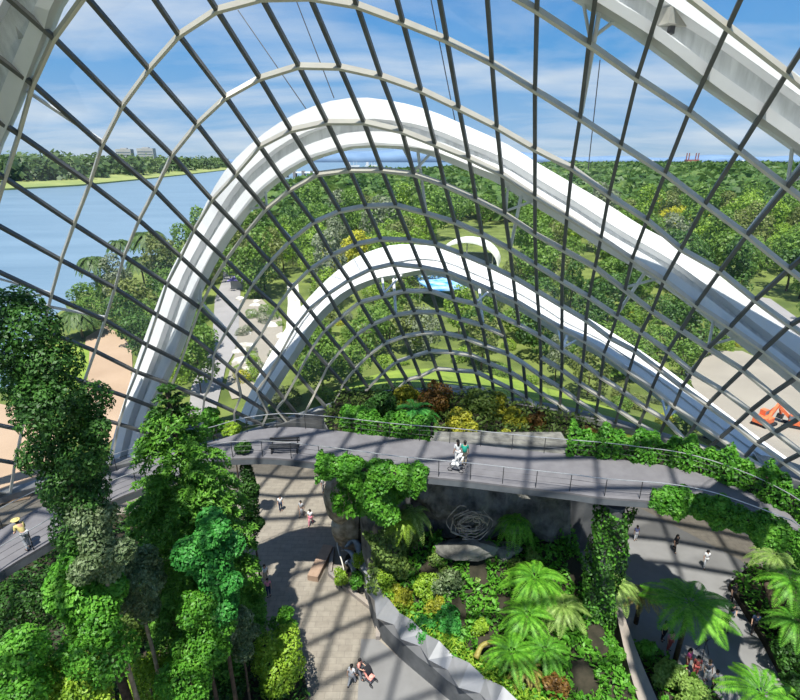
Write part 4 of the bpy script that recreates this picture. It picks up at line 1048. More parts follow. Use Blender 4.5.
def pose_meshes(pose):
    if pose in POSES: return POSES[pose]
    lean = {'stand': 0.03, 'walk': 0.08, 'push': 0.16, 'lean': 0.5, 'sit': 0.05}[pose]; hipz = 0.93 if pose != 'sit' else 0.5
    sw = {'stand': 0.03, 'walk': 0.24, 'push': 0.22, 'lean': 0.05, 'sit': 0}[pose]
    def T(p):                                   # torso tilt about the hips, figure faces +Y
        y, z = p[1], p[2] - 0.93; return (p[0], y * math.cos(lean) + z * math.sin(lean), hipz + z * math.cos(lean) - y * math.sin(lean))
    J = dict(pel=T((0, 0, .95)), spine=T((0, 0, 1.14)), chest=T((0, -.01, 1.33)), neck=T((0, 0, 1.47)), jaw=T((0, .02, 1.55)), head=T((0, .015, 1.63)), crown=T((0, 0, 1.70)), nose=T((0, .105, 1.60)))
    for s, k in ((1, 'r'), (-1, 'l')):
        J['sh' + k] = T((s * .175, 0, 1.42))
        if pose in ('push', 'lean'): J['el' + k], J['wr' + k], J['ha' + k] = T((s * .23, .10, 1.17)), T((s * .18, .32, 1.12)), T((s * .16, .40, 1.13))
        else:
            a = s * sw * .6 if pose == 'walk' else .03
            J['el' + k], J['wr' + k], J['ha' + k] = T((s * .225, -.03 + a * .5, 1.14)), T((s * .235, .03 + a, .90)), T((s * .235, .06 + a * 1.1, .82))
        J['hip' + k] = (s * .09, 0, hipz - .02)
        f = s * sw
        if pose == 'sit': J['kn' + k], J['an' + k], J['to' + k] = (s * .11, .42, hipz - .02), (s * .11, .40, .09), (s * .11, .54, .04)
        else: J['kn' + k], J['an' + k], J['to' + k] = (s * .095, f * .6 + .03, .50), (s * .10, f - (.06 if f < 0 else 0), .09 + (.05 if f < -.1 else 0)), (s * .10, f + .14, .04)
    g = Graph()
    pel = g.add(J['pel'], .125); sp = g.add(J['spine'], .115, pel); ch = g.add(J['chest'], .135, sp); nk = g.add(J['neck'], .055, ch); jw = g.add(J['jaw'], .07, nk); hd = g.add(J['head'], .093, jw); g.add(J['crown'], .06, hd); g.add(J['nose'], .02, hd)
    for k, s in (('r', 1), ('l', -1)):
        sh = g.add(J['sh' + k], .06, ch); el = g.add(J['el' + k], .043, sh); wr = g.add(J['wr' + k], .030, el); ha = g.add(J['ha' + k], .036, wr)
        d = np.array(J['ha' + k]) - np.array(J['wr' + k]); d /= np.linalg.norm(d); sd_ = np.cross(d, (s, 0, 0)); sd_ /= np.linalg.norm(sd_) + 1e-9
        for q, ln in ((-.026, .075), (-.009, .09), (.009, .085), (.026, .065)):
            b = np.array(J['ha' + k]) + sd_ * q + d * .02; f1 = g.add(b + d * ln * .5, .0095, ha); g.add(b + d * ln + np.array([-s * .018, 0, 0]), .008, f1)
        g.add(np.array(J['ha' + k]) - d * .02 + sd_ * .06 + np.array([-s * .02, 0, 0]), .011, ha)
        hp = g.add(J['hip' + k], .09, pel); kn = g.add(J['kn' + k], .055, hp); an = g.add(J['an' + k], .037, kn); g.add(J['to' + k], .036, an)
    body = skin_mesh(g.v, g.e, g.r, M['skin_a'])
    g = Graph(); pel = g.add(J['pel'], .145); sp = g.add(J['spine'], .140, pel); ch = g.add(J['chest'], .155, sp)
    for k in 'rl':
        sh = g.add(J['sh' + k], .076, ch); el = g.add(np.array(J['sh' + k]) * .15 + np.array(J['el' + k]) * .85, .062, sh)
    top = skin_mesh(g.v, g.e, g.r, M['cwhite'])
    g = Graph(); pel = g.add((J['pel'][0], J['pel'][1], J['pel'][2] - .03), .138)
    for k in 'rl':
        hp = g.add(J['hip' + k], .108, pel); kn = g.add(J['kn' + k], .075, hp); g.add(J['an' + k], .062, kn)
    trou = skin_mesh(g.v, g.e, g.r, M['cmid'])
    shoes = []
    for k in 'rl':
        a, t = np.array(J['an' + k]), np.array(J['to' + k]); g = Graph(); i = g.add(a - [0, .03, .04], .05); g.add((t[0], t[1] + .02, t[2]), .045, i); shoes.append(skin_mesh(g.v, g.e, g.r, M['cblack']))
    h = MB(); hc = np.array(J['head']) + np.array([0, -.025, .03]); h.ball(hc, (.108, .112, .105), 12, 8); h.ball(np.array(J['jaw']) + np.array([0, -.065, .02]), (.08, .06, .12), 10, 6)
    hair = h.mesh('hair', M['hair'], True)
    hl = MB(); hl.ball(hc, (.108, .112, .105), 12, 8); hl.ball(np.array(J['neck']) + np.array([0, -.09, .02]), (.10, .06, .2), 10, 7); hairl = hl.mesh('hair', M['hair'], True)
    e = MB()
    for s in (1, -1): e.ball(np.array(J['head']) + np.array([s * .034, .088, -.005]), .011, 6, 4)
    eyes = e.mesh('eyes', M['cblack'])
    g = Graph(); p0 = g.add(J['pel'], .15); p1 = g.add((0, J['pel'][1] + .02, .62), .19, p0); g.add((0, J['pel'][1] + .02, .32), .23, p1); skirt = skin_mesh(g.v, g.e, g.r, M['cwhite'])
    POSES[pose] = (body, top, trou, shoes, hair, hairl, eyes, skirt, J); return POSES[pose]
def cchild(name, me, mat, parent):
    o = link(name, me, parent); o.material_slots[0].link = 'OBJECT'; o.material_slots[0].material = M[mat]; return o
def person(label, foot, face, pose='stand', top='cwhite', bottom='cmid', hair='hair', long=False, skirt=None, hat=None, bag=None, h=1.68):
    """face: heading in degrees, 0 looks away from the viewer, counter-clockwise"""
    body, tp_, tr_, sh_, hr, hrl, ey, sk, J = pose_meshes(pose)
    root = thing('person', label, 'person', foot, math.radians(face), scale=h / 1.73)
    link('body', body, root); cchild('shirt', tp_, top, root)
    if skirt: cchild('skirt', sk, skirt, root)
    else: cchild('trousers', tr_, bottom, root)
    for s in sh_: cchild('shoe', s, 'cblack', root)
    cchild('hair', hrl if long else hr, hair, root); cchild('eyes', ey, 'cblack', root)
    if hat:
        mb = MB(); c = np.array(J['head']) + np.array([0, -.01, .06]); mb.ball(c, (.115, .12, .085), 12, 6); mb.ball(c, (.2, .21, .018), 14, 4); cchild('hat', mb.mesh('hat', M[hat], True), hat, root)
    if bag:
        mb = MB(); c = np.array(J['chest']) + np.array([0, -.2, -.08]); mb.ball(c, (.16, .11, .23), 10, 8); cchild('backpack', mb.mesh('backpack', M[bag], True), bag, root)
    return root
def at0(px, py, z=0.0): return tuple(atz(px, py, z))
person('person in white top and dark trousers at the far end, left plaza', at0(281, 511), 200, 'stand', 'cwhite', 'cnavy')
person('person in long pale grey coat beside the pink trousers, left plaza', at0(302, 516), 160, 'walk', 'cgrey', 'cmid', skirt='cgrey')
person('person in white top and pink trousers on the left plaza', at0(311, 525), 170, 'walk', 'cwhite', 'cpink', long=True)
person('person in grey standing in the shade by the tan boulder', at0(323, 492), 240, 'stand', 'cgrey', 'cgrey', hair='hairgrey')
person('person with long black hair and white top at the left plaza edge', at0(266, 582), 190, 'stand', 'cwhite', 'cbeige', long=True)
person('person in a pink shirt beside the bushes on the left plaza', at0(269, 596), 200, 'stand', 'cpink', 'cnavy')
person('person in pale shirt and grey trousers beside the pink stroller', at0(352, 685), 330, 'walk', 'cwhite', 'cgrey')
person('person in a coral shirt pushing the stroller on the left plaza', at0(359, 678), 250, 'push', 'ccoral', 'cmid')
def stroller(label, loc, rz, seatmat, nm='stroller', frame='darkmetal'):
    r = thing(nm, label, 'stroller', loc, rz)
    for x in (-.24, .24):
        for y in (-.3, .38):
            mb = MB(); a = [(x, y + .13 * math.cos(t), .14 + .13 * math.sin(t)) for t in np.linspace(0, 2 * math.pi, 13)]; mb.tube(a, .022, 5); mb.build('wheel', M['cblack'], r)
        mb = MB(); mb.tube([(x, .38, .14), (x, .05, .55), (x, -.55, 1.02)], .016, 5); mb.tube([(x, -.3, .14), (x, .05, .55)], .014, 5); mb.build('frame_tube', M[frame], r)
    mb = MB(); mb.tube([(-.24, -.55, 1.02), (.24, -.55, 1.02)], .02, 6); mb.build('handle', M['cblack'], r)
    mb = MB(); mb.loft([[(-.2, .32, .42), (.2, .32, .42), (.2, .32, .5), (-.2, .32, .5)], [(-.2, -.1, .40), (.2, -.1, .40), (.2, -.1, .5), (-.2, -.1, .5)], [(-.2, -.34, .86), (.2, -.34, .86), (.2, -.27, .9), (-.2, -.27, .9)]]); mb.build('seat', M[seatmat], r)
    mb = MB(); rg = []
    for t in np.linspace(0.1, 1.5, 7): rg.append([(-.23, -.3 + .42 * math.sin(t), .62 + .48 * math.cos(t)), (.23, -.3 + .42 * math.sin(t), .62 + .48 * math.cos(t)), (.22, -.3 + .39 * math.sin(t), .62 + .45 * math.cos(t)), (-.22, -.3 + .39 * math.sin(t), .62 + .45 * math.cos(t))])
    mb.loft(rg); mb.build('hood', M['cblack'] if seatmat != 'cwhite' else M['cwhite'], r)
    mb = MB(); mb.box((0, .05, .24), (.36, .5, .12)); mb.build('basket', M['cmid'], r)
    mb = MB(); mb.ball((0, .12, .56), (.17, .24, .09)); mb.build('blanket', M[seatmat], r); return r
stroller('black framed stroller with a coral pink blanket on the left plaza', at0(369, 681), math.radians(232), 'ccoral')
# on the walkway
wp = near_idx(461, 466, NE)
person('person in white on the walkway, beside the one with a teal backpack', tuple(atz(457, 464, DZ)), 20, 'stand', 'cwhite', 'cwhite', hair='hair', hat=None, long=True)
person('person with a teal backpack on the walkway above the driftwood', tuple(atz(464, 465, DZ)), 350, 'stand', 'cteal', 'cbeige', bag='cteal')
stroller('white pram in front of the two people on the walkway', tuple(atz(457, 470, DZ)), math.radians(70), 'cwhite', 'pram', 'steel')
person('person in a yellow hat leaning at the walkway railing, far left', tuple(atz(29, 549, DZ)), 70, 'lean', 'cyellow', 'cgrey', hat='cyellow', h=1.75)
# right hand plaza
person('person in lavender half hidden left of the green column', at0(603, 540), 190, 'walk', 'clav', 'cgrey')
person('person in a violet top peeping out right of the green column', at0(635, 540), 180, 'stand', 'clav', 'cwhite', h=1.5)
person('person in black with long hair at the sunny band, right plaza', at0(674, 551), 190, 'walk', 'cblack', 'cblack', long=True)
person('person in white with dark hair in the sunny strip, right plaza', at0(704, 567), 170, 'walk', 'cwhite', 'cwhite', long=True)
person('person in black standing uppermost of the dark group on the right plaza', at0(731, 601), 180, 'walk', 'cblack', 'cblack')
person('person in dark clothes pushing a pushchair in the right plaza shade', at0(729, 621), 160, 'push', 'cblack', 'cnavy')
stroller('dark pushchair in the shade of the right plaza', at0(723, 628), math.radians(330), 'cblack', 'pushchair')
person('person in a navy shirt walking near the right edge of the right plaza', at0(752, 632), 160, 'walk', 'cnavy', 'cblack', h=1.75)
person('person in a lime shirt under the big tree fern', at0(662, 640), 200, 'stand', 'clime', 'cblack')
person('person in a pink top between the lime shirt and the fern trunk', at0(668, 650), 190, 'stand', 'cpink', 'cred', long=True)
person('person in a hot pink blouse below the big tree fern', at0(686, 668), 210, 'stand', 'chot', 'cred', long=True)
person('person in a dark red top beside the hot pink blouse', at0(694, 676), 160, 'stand', 'cred', 'cred')
person('person in dark jacket and white trousers in the row by the fern', at0(705, 680), 170, 'stand', 'cmid', 'cwhite', hair='hairgrey')
person('person in a white top at the far end of the row near the bottom', at0(712, 690), 200, 'stand', 'cgrey', 'cblack')
person('person in black at the right edge of the picture by the thick trunk', at0(781, 655), 120, 'push', 'cblack', 'cblack')
q = np.array(at0(702, 655)); tri = thing('tripod', 'black folding tripod leaning between the fern and the people', 'tripod', q)
for a in (0, 2.1, 4.2):
    mb = MB(); mb.tube([(.45 * math.cos(a), .45 * math.sin(a), 0), (0, 0, 1.25)], .022, 5); mb.build('leg', M['darkmetal'], tri)
mb = MB(); mb.box((0, 0, 1.33), (.16, .14, .16)); mb.tube([(0, 0, 1.25), (.5, .1, 1.4)], .015, 5); mb.build('head', M['darkmetal'], tri)

# ------------------------------------------------------------------ outside: ground, water, roads
def ell(x, y):
    q = ER @ (np.array([x, y, EC[2]]) - EC); rho = math.hypot(q[0] / EA[0], q[1] / EA[1]); return (rho - 1) * 48.0
shore = [atz(x, y, 0.2) for x, y in ((-200,470),(-60,430),(0,392),(48,330),(70,300),(95,283),(140,262),(200,228),(250,208),(300,194),(336,186),(352,181),(400,178),(450,175.5),(500,172),(560,169),(640,167.5),(800,167))]
LAND = [(p[0], p[1]) for p in shore] + [(4000, 2300), (4000, -300), (-60, -300), (-140, 0)]
def gz(x, y):
    d = max(ell(x, y), 0); return 1.0 + (zbase(min(x, 60)) - 1.6) * math.exp(-(d / 13.0) ** 2)
def onland(x, y): return inpoly(x, y, LAND)
mb = MB(); NPH = 300; DS = [0.0, 1, 2.5, 4.5, 7, 10, 14, 18, 23, 28, 34, 40, 46, 53, 60, 68, 76, 85, 95, 106, 118, 132, 148, 166, 186, 210, 240, 275, 315, 365, 420, 490, 580, 700, 900, 1200, 1600, 2200, 2900]
for d in DS:
    for k in range(NPH):
        ph = 2 * math.pi * k / NPH; p = base_pt(ph, 0.7) if d == 0 else None
        b = base_pt(ph, 0.0); dr = ER.T @ np.array([EA[0] * math.cos(ph), EA[1] * math.sin(ph), 0]); dr /= np.linalg.norm(dr)
        x, y = b[0] + dr[0] * (d + .5), b[1] + dr[1] * (d + .5); z = gz(x, y)
        if d == 0: z = min(z, b[2] - .2)
        if not onland(x, y): z = -2.5
        mb.v.append((x, y, z))
for j in range(len(DS) - 1):
    for k in range(NPH):
        a = j * NPH + k; b = j * NPH + (k + 1) % NPH; mb.f.append((a, b, b + NPH, a + NPH))
tag(mb.build('garden_ground', M['ground'], smooth=True), 'green garden land outside the dome', kind='structure')
mb = MB(); mb.quad((-9000, -800, -.4), (9000, -800, -.4), (9000, 12000, -.4), (-9000, 12000, -.4)); tag(mb.build('bay_water', M['water']), 'blue water of the river and the sea', kind='structure')
def gpt(px, py, up=0.0):
    z = 1.0
    for _ in range(8):
        p = atz(px, py, z); z = gz(p[0], p[1])
    return np.array([p[0], p[1], z + up])
def patch(name, label, px, mat, up=0.14, cuts=5, kind='structure', cat=None):
    bm = bmesh.new(); vs = [bm.verts.new(gpt(x, y)) for x, y in px]; bm.faces.new(vs)
    bmesh.ops.triangulate(bm, faces=bm.faces); bmesh.ops.subdivide_edges(bm, edges=bm.edges, cuts=cuts, use_grid_fill=True)
    for v in bm.verts: v.co.z = gz(v.co.x, v.co.y) + up
    bmesh.ops.recalc_face_normals(bm, faces=bm.faces)
    me = bpy.data.meshes.new(name); bm.to_mesh(me); bm.free(); me.materials.append(mat); o = link(name, me); return tag(o, label, cat, kind=kind)
road_px = [(224,262),(233,262),(241,283),(240,305),(239,328),(235,352),(226,368),(222,386),(213,425),(185,440),(188,420),(192,386),(203,368),(212,345),(215,300),(223,280)]
patch('road', 'pale winding road through the gardens', road_px, M['road'], .2)
plaza_px = [(240,300),(262,300),(282,320),(284,360),(262,395),(232,400),(226,385),(236,352)]
patch('garden_path', 'pale path beds beside the winding road', plaza_px, M['pale'], .16)
tan1 = [(86,338),(106,326),(126,340),(132,352),(134,395),(122,432),(102,450),(92,420),(84,370)]
tan2 = [(-60,400),(0,405),(34,412),(62,440),(52,462),(30,500),(-60,520)]
patch('bare_ground', 'bare tan earth beside the river bank', tan1, M['tan'], .18); patch('bare_ground', 'bare tan earth outside the glass at the far left', tan2, M['tan'], .18)
lawn_px = [(330,396),(360,380),(400,371),(455,369),(500,377),(560,393),(620,413),(690,438),(720,455),(690,462),(640,450),(560,425),(500,408),(440,396),(380,400)]
patch('lawn', 'bright lawn strip right outside the foot of the glass', lawn_px, M['lawn'], .22, 7)
lawn2 = [(90,348),(60,338),(46,355),(60,400),(84,420),(88,380)]
patch('lawn', 'grass bank near the tan earth on the left', lawn2, M['lawn'], .2)
pale_px = [(684,372),(716,352),(742,352),(800,378),(900,420),(900,560),(810,498),(760,466),(725,430),(700,400)]
patch('bare_ground', 'pale sandy building site outside the glass on the right', pale_px, M['pale'], .2)
lot_px = [(725,292),(770,300),(840,350),(840,372),(790,340)]
patch('car_park', 'pale grey paved strip beyond the trees on the right', lot_px, M['road'], .3)
steps_px = [(287,284),(298,284),(301,310),(300,332),(286,332),(288,305)]
patch('stone_steps', 'white rubble stone cascade in the gardens', steps_px, M['stonewhite'], .35)

# far river bank
mb = MB(); fb = [atz(x, y, -.3) for x, y in ((-120,196),(10,190),(80,186),(140,180),(195,174),(228,170))]
mb.loft([[p * np.array([1, 1, 0]) + [0, 0, -2], p * np.array([1, 1, 0]) + [0, 0, 1.5], p * np.array([1.16, 1.16, 0]) + [0, 0, 7], p * np.array([2.6, 2.2, 0]) + [0, 0, 12], p * np.array([2.6, 2.2, 0]) + [0, 0, -2]] for p in fb])
tag(mb.build('far_bank', M['farlawn']), 'grassy bank on the far side of the river', kind='structure')
def cluster_stuff(name, label, spots, mat, per, seed):
    """spots: x, y, z, radius, height"""
    rng = np.random.default_rng(seed); S_ = np.array(spots); idx = np.repeat(np.arange(len(S_)), per); n = len(idx)
    d = rng.normal(size=(n, 3)); d[:, 2] = np.abs(d[:, 2]) * 1.0 - .15; d /= np.linalg.norm(d, axis=1, keepdims=True)
    P = S_[idx, :3] + d * np.c_[S_[idx, 3], S_[idx, 3], S_[idx, 4]] * (0.75 + .3 * rng.random((n, 1)))
    V = leaf_arrays(P, d + [0, 0, .4], 1.0, rng, .7, .5)
    c = np.repeat(P, 4, 0); V = c + (V - c) * np.repeat(S_[idx, 3] * .62, 4)[:, None]
    o = link(name, quads_mesh(name, V, [mat])); return tag(o, label, 'trees', kind='stuff')
rng = random.Random(71); sp_ = []
for k in range(650):
    t = rng.random() * 4.98; i = int(t); a, b = fb[i], fb[i + 1]; p = a + (b - a) * (t - i); s = 1.12 + rng.random() ** 1.3 * .9
    sp_.append((p[0] * s, p[1] * s, 9 + 4 * (s - 1.1), rng.uniform(10, 18), rng.uniform(17, 33)))
cluster_stuff('far_bank_trees', 'wall of green trees along the far river bank', sp_, leaf('far_bank_leaves', (0.045, .085, .03), (.085, .15, .045), (.15, .22, .06), .012), 34, 5)

# ------------------------------------------------------------------ outside trees
CROWNS = {}
def crown_proto(mat, kind, v):
    k = (mat, kind, v)
    if k not in CROWNS:
        if kind == 'round': bl = lumpy(v * 7 + 1, 1.0, 1.45, 12, .3, .42)
        elif kind == 'tall': bl = lumpy(v * 7 + 2, .8, 2.1, 13, .2, .42)
        elif kind == 'low': bl = lumpy(v * 7 + 3, 1.1, .85, 10, .2, .42)
        CROWNS[k] = crown_mesh('crown', L[mat], bl, 1500, .135, v * 31 + len(CROWNS), .62, .6, .35)
    return CROWNS[k]
TRK = trunk_mesh(1.0, .045, 3, limbs=3)
LAB = {
 'out_dark': 'dark green crown among the packed garden trees beyond the glass',
 'out_mid': 'mid green crown among the packed garden trees beyond the glass',
 'out_olive': 'olive green crown among the packed garden trees beyond the glass',
 'out_lime': 'light green crown among the packed garden trees beyond the glass',
 'out_yellow': 'yellow flowering crown among the packed garden trees beyond the glass',
 'out_grey': 'grey green crown among the packed garden trees beyond the glass'}
def out_tree(x, y, r, th, mat, kind, v, rz, label=None, group='garden trees beyond the glass', nm='garden_tree'):
    z = gz(x, y); root = thing(nm, label or LAB[mat], 'tree' if nm != 'garden_shrub' else 'shrub', (x, y, z), rz, group)
    c = link('crown', crown_proto(mat, kind, v), root); c.scale = (r, r, r); c.location = (0, 0, th * .8)
    if th > .6: t = link('trunk', TRK, root); t.scale = (max(th, 2) * 1.0, max(th, 2) * 1.0, th + r * .5)
    return root
NOGO = [road_px, plaza_px, tan1, tan2, lawn_px, pale_px, [(40,330),(92,330),(92,430),(46,430)], [(430,226),(505,232),(505,265),(440,262)], [(408,270),(474,276),(474,294),(412,292)], lot_px, steps_px]
WATER_KEEP = [[(0,180),(60,180),(60,300),(0,330)], [(150,185),(240,170),(330,178),(300,195),(200,222),(150,250),(80,280),(80,200)]]
def ok_tree(x, y, r, th):
    if ell(x, y) < r * .7 + 2.0 or not onland(x, y): return False
    for dz, dr in ((0, 0), (th + r * .7, 0), (th + r * .7, r * .7), (th + r * .7, -r * .7), (th + r * 1.3, 0)):
        q = proj((x + dr, y, gz(x, y) + dz))
        for P_ in NOGO:
            if inpoly(q[0], q[1], P_): return False
        for P_ in WATER_KEEP:
            if inpoly(q[0], q[1], P_): return False
    return True
rng = random.Random(2024); placed = []
def species(x, y, q):
    n = math.sin(x * .055 + 1.3) + math.cos(y * .047 - x * .021) + rng.uniform(-1.1, 1.1)
    if 290 < q[0] < 360 and 255 < q[1] < 290 and rng.random() < .3: return 'out_yellow'
    if 640 < q[0] < 700 and 215 < q[1] < 240 and rng.random() < .35: return 'out_yellow'
    if n < -1.0: return 'out_dark'
    if n < 0.35: return 'out_mid'
    if n < 1.05: return 'out_olive' if rng.random() < .6 else 'out_grey'
    return 'out_lime'
nt_ = 0
for y0, y1, st, r0, r1, t0_, t1_ in ((56, 110, 7.6, 2.4, 4.0, 1.5, 4.0), (110, 170, 10.5, 4.2, 6.0, 3, 6.5), (170, 250, 14.0, 5.5, 8.0, 4, 8)):
    y = y0
    while y < y1:
        x = -80 if y < 110 else -1.0 * y * .5
        while x < y * .98 + 30:
            xx, yy = x + rng.uniform(-.45, .45) * st, y + rng.uniform(-.45, .45) * st; r = rng.uniform(r0, r1); th = rng.uniform(t0_, t1_); x += st
            q = proj((xx, yy, 6))
            if not (-30 < q[0] < 840) or not ok_tree(xx, yy, r, th): continue
            out_tree(xx, yy, r, th, species(xx, yy, q), rng.choice(['round', 'round', 'tall', 'low']), rng.randrange(2), rng.random() * 6.28); nt_ += 1; placed.append((xx, yy, r))
        y += st
# shrubs close outside the glass
ns_ = 0
SL = {'out_lime': 'light green garden shrub low outside the foot of the glass', 'out_mid': 'mid green garden shrub low outside the foot of the glass', 'out_olive': 'olive garden shrub low outside the foot of the glass', 'out_grey': 'grey green garden shrub low outside the foot of the glass', 'out_yellow': 'yellow garden shrub low outside the foot of the glass'}
for k in range(900):
    x, y = rng.uniform(-40, 75), rng.uniform(38, 96); r = rng.uniform(.9, 1.9)
    q = proj((x, y, gz(x, y) + 1))
    if not (0 < q[0] < 800 and q[1] < 450) or not ok_tree(x, y, r, 0) or any((x - a) ** 2 + (y - b) ** 2 < (r + c * .75) ** 2 for a, b, c in placed): continue
    m_ = rng.choice(['out_lime', 'out_lime', 'out_mid', 'out_mid', 'out_olive', 'out_grey', 'out_yellow'])
    out_tree(x, y, r, .1, m_, 'low', rng.randrange(2), rng.random() * 6.28, SL[m_], 'garden shrubs outside the glass', 'garden_shrub'); placed.append((x, y, r)); ns_ += 1
    if ns_ > 150: break
# planting and white rocks on the pale path beds
rr = random.Random(12)
for k in range(46):
    px, py = rr.uniform(228, 284), rr.uniform(300, 402)
    if not inpoly(px, py, plaza_px): continue
    p = gpt(px, py); r = rr.uniform(.7, 1.7)
    if rr.random() < .55:
        m_ = rr.choice(['out_lime', 'out_mid', 'out_olive', 'out_grey', 'out_yellow'])
        out_tree(p[0], p[1], r, .1, m_, 'low', 0, rr.random() * 6, {'out_lime': 'light green', 'out_mid': 'mid green', 'out_olive': 'olive', 'out_grey': 'grey green', 'out_yellow': 'yellow'}[m_] + ' shrub planted in the pale path beds by the winding road', 'shrubs in the path beds', 'garden_shrub')
    else:
        o = link('garden_rock', rock_mesh('garden_rock', M['stonewhite'], (r, r * .7, r * .6), k, 2)); o.location = (p[0], p[1], p[2] + .1); tag(o, 'white rock lying in the pale path beds by the winding road', 'rock', 'white rocks in the path beds')
# named trees by the river
def named(label, px, py, Y, r, th, mat, kind, v=0):
    p = aty(px, py, Y); out_tree(p[0], Y, r, max(.4, p[2] - gz(p[0], Y) - r * .4), mat, kind, v, 1.0, label, None)
named('dense tree on the river bank just left of the big arch', 178, 322, 92, 5.0, 4, 'out_mid', 'round')
named('leafy tree by the river below the tall palms', 142, 330, 88, 5.0, 4, 'out_olive', 'round', 1)
named('dark tree on the river bank near the arch, between palms and gardens', 168, 292, 112, 4.2, 4, 'out_mid', 'low', 1)
named('light olive tree above the tan earth', 122, 318, 95, 3.2, 3, 'out_olive', 'round')
named('tree standing right behind the foot of the big arch', 198, 372, 62, 3.8, 4, 'out_mid', 'tall')
named('thin tree between the road and the big arch foot', 195, 345, 72, 3.4, 4, 'out_dark', 'round', 1)
def palm(label, px, py, Y, length, nf, seed, droop=1.2):
    p = aty(px, py, Y); g = gz(p[0], Y); tree_fern(label, (p[0], Y, g - .2), p[2] - g, length * 1.15, int(nf * 1.5), L['palm'], seed, droop=droop, rise=.8, width=.4, name='palm_tree', cat='palm', pairs=20, tr=.17, trunkmat='palebark', pa=.55)
palm('leftmost tall palm at the water edge', 92, 262, 104, 3.6, 22, 51)
palm('thin tall palm between the two bigger palms by the river', 119, 244, 118, 3.2, 18, 52)
palm('tallest palm by the river with a dense drooping head', 148, 238, 116, 4.6, 26, 53)
palm('palm growing close behind the tallest palm', 140, 262, 112, 3.6, 22, 54)
palm('short spreading palm on the bank at the left', 78, 316, 84, 3.6, 28, 55, .9)
# far woodland
sp_ = []
y = 255.0
while y < 2000:
    st = max(13, y * .045); x = -y * .24
    while x < y * .92:
        xx, yy = x + rng.uniform(-.5, .5) * st, y + rng.uniform(-.5, .5) * st; x += st
        if not onland(xx, yy): continue
        q = proj((xx, yy, 8))
        if inpoly(q[0], q[1], lot_px): continue
        R = st * rng.uniform(.5, .72); sp_.append((xx, yy, 2 + min(R, 12) * .5, R, min(R * 1.2, 9) * rng.uniform(.8, 1.15)))
    y += st * .8
cluster_stuff('far_woodland', 'continuous woodland stretching to the coast', sp_, leaf('far_woodland_leaves', (0.04, .10, .022), (.09, .175, .035), (.18, .27, .06), .022), 44, 6)

# ------------------------------------------------------------------ outside: buildings, machines, ships
def barrel(name, label, c, wx, wy, h, mat, rz):
    r = thing(name, label, 'canopy', c, rz); mb = MB(); rg = []
    for a in np.linspace(0, math.pi, 19):
        rg.append([(wx * math.cos(a), -wy, h * math.sin(a)), (wx * math.cos(a), wy, h * math.sin(a)), (.95 * wx * math.cos(a), wy, .92 * h * math.sin(a)), (.95 * wx * math.cos(a), -wy, .92 * h * math.sin(a))])
    mb.loft(rg); mb.build('roof_shell', M[mat], r)
    mb = MB(); mb.box((0, wy * .3, h * .2), (wx * 1.7, .3, h * .4)); mb.build('back_wall', M['glasswin'], r)
    for x in (-.8, 0, .8): mb = MB(); mb.tube([(x * wx, -wy * .8, 0), (x * wx, -wy * .8, h * math.sqrt(1 - x * x) * .9)], .2, 6); mb.build('post', M['steel'], r)
    return r
p = gpt(468, 262); barrel('arched_canopy', 'white arched canopy roof standing among the garden trees', tuple(p), 9.5, 5, 7.0, 'roofwhite', -.25)
bp_ = [atz(x, y, 5.0) for x, y in ((411,273),(436,273),(457,277),(472,288),(452,291),(432,291),(420,284))]
pv = thing('pavilion', 'open pavilion with a blue patterned roof behind the smallest arch', 'pavilion', (bp_[3][0], bp_[3][1], 0))
o0 = np.array([bp_[3][0], bp_[3][1], 0]); mb = MB(); mb.loft([[p - o0 for p in bp_], [p - o0 + [0, 0, .35] for p in bp_]]); mb.build('roof', M['bluepanel'], pv)
for p in bp_[::2]: mb = MB(); e = p - o0; mb.tube([(e[0], e[1], .8), (e[0], e[1], 5)], .15, 6); mb.build('post', M['steel'], pv)
p = gpt(238, 289); ki = thing('kiosk', 'small kiosk with a violet awning beside the winding road', 'kiosk', tuple(p))
mb = MB(); mb.box((0, 0, 1.1), (2.6, 2, 2.2)); mb.build('booth', M['tower'], ki); mb = MB(); mb.loft([[(-1.9, -1.6, 2.3), (1.9, -1.6, 2.3), (1.9, 1.6, 2.3), (-1.9, 1.6, 2.3)], [(-.3, -.2, 3.3), (.3, -.2, 3.3), (.3, .2, 3.3), (-.3, .2, 3.3)]]); mb.build('awning', M['purple'], ki)
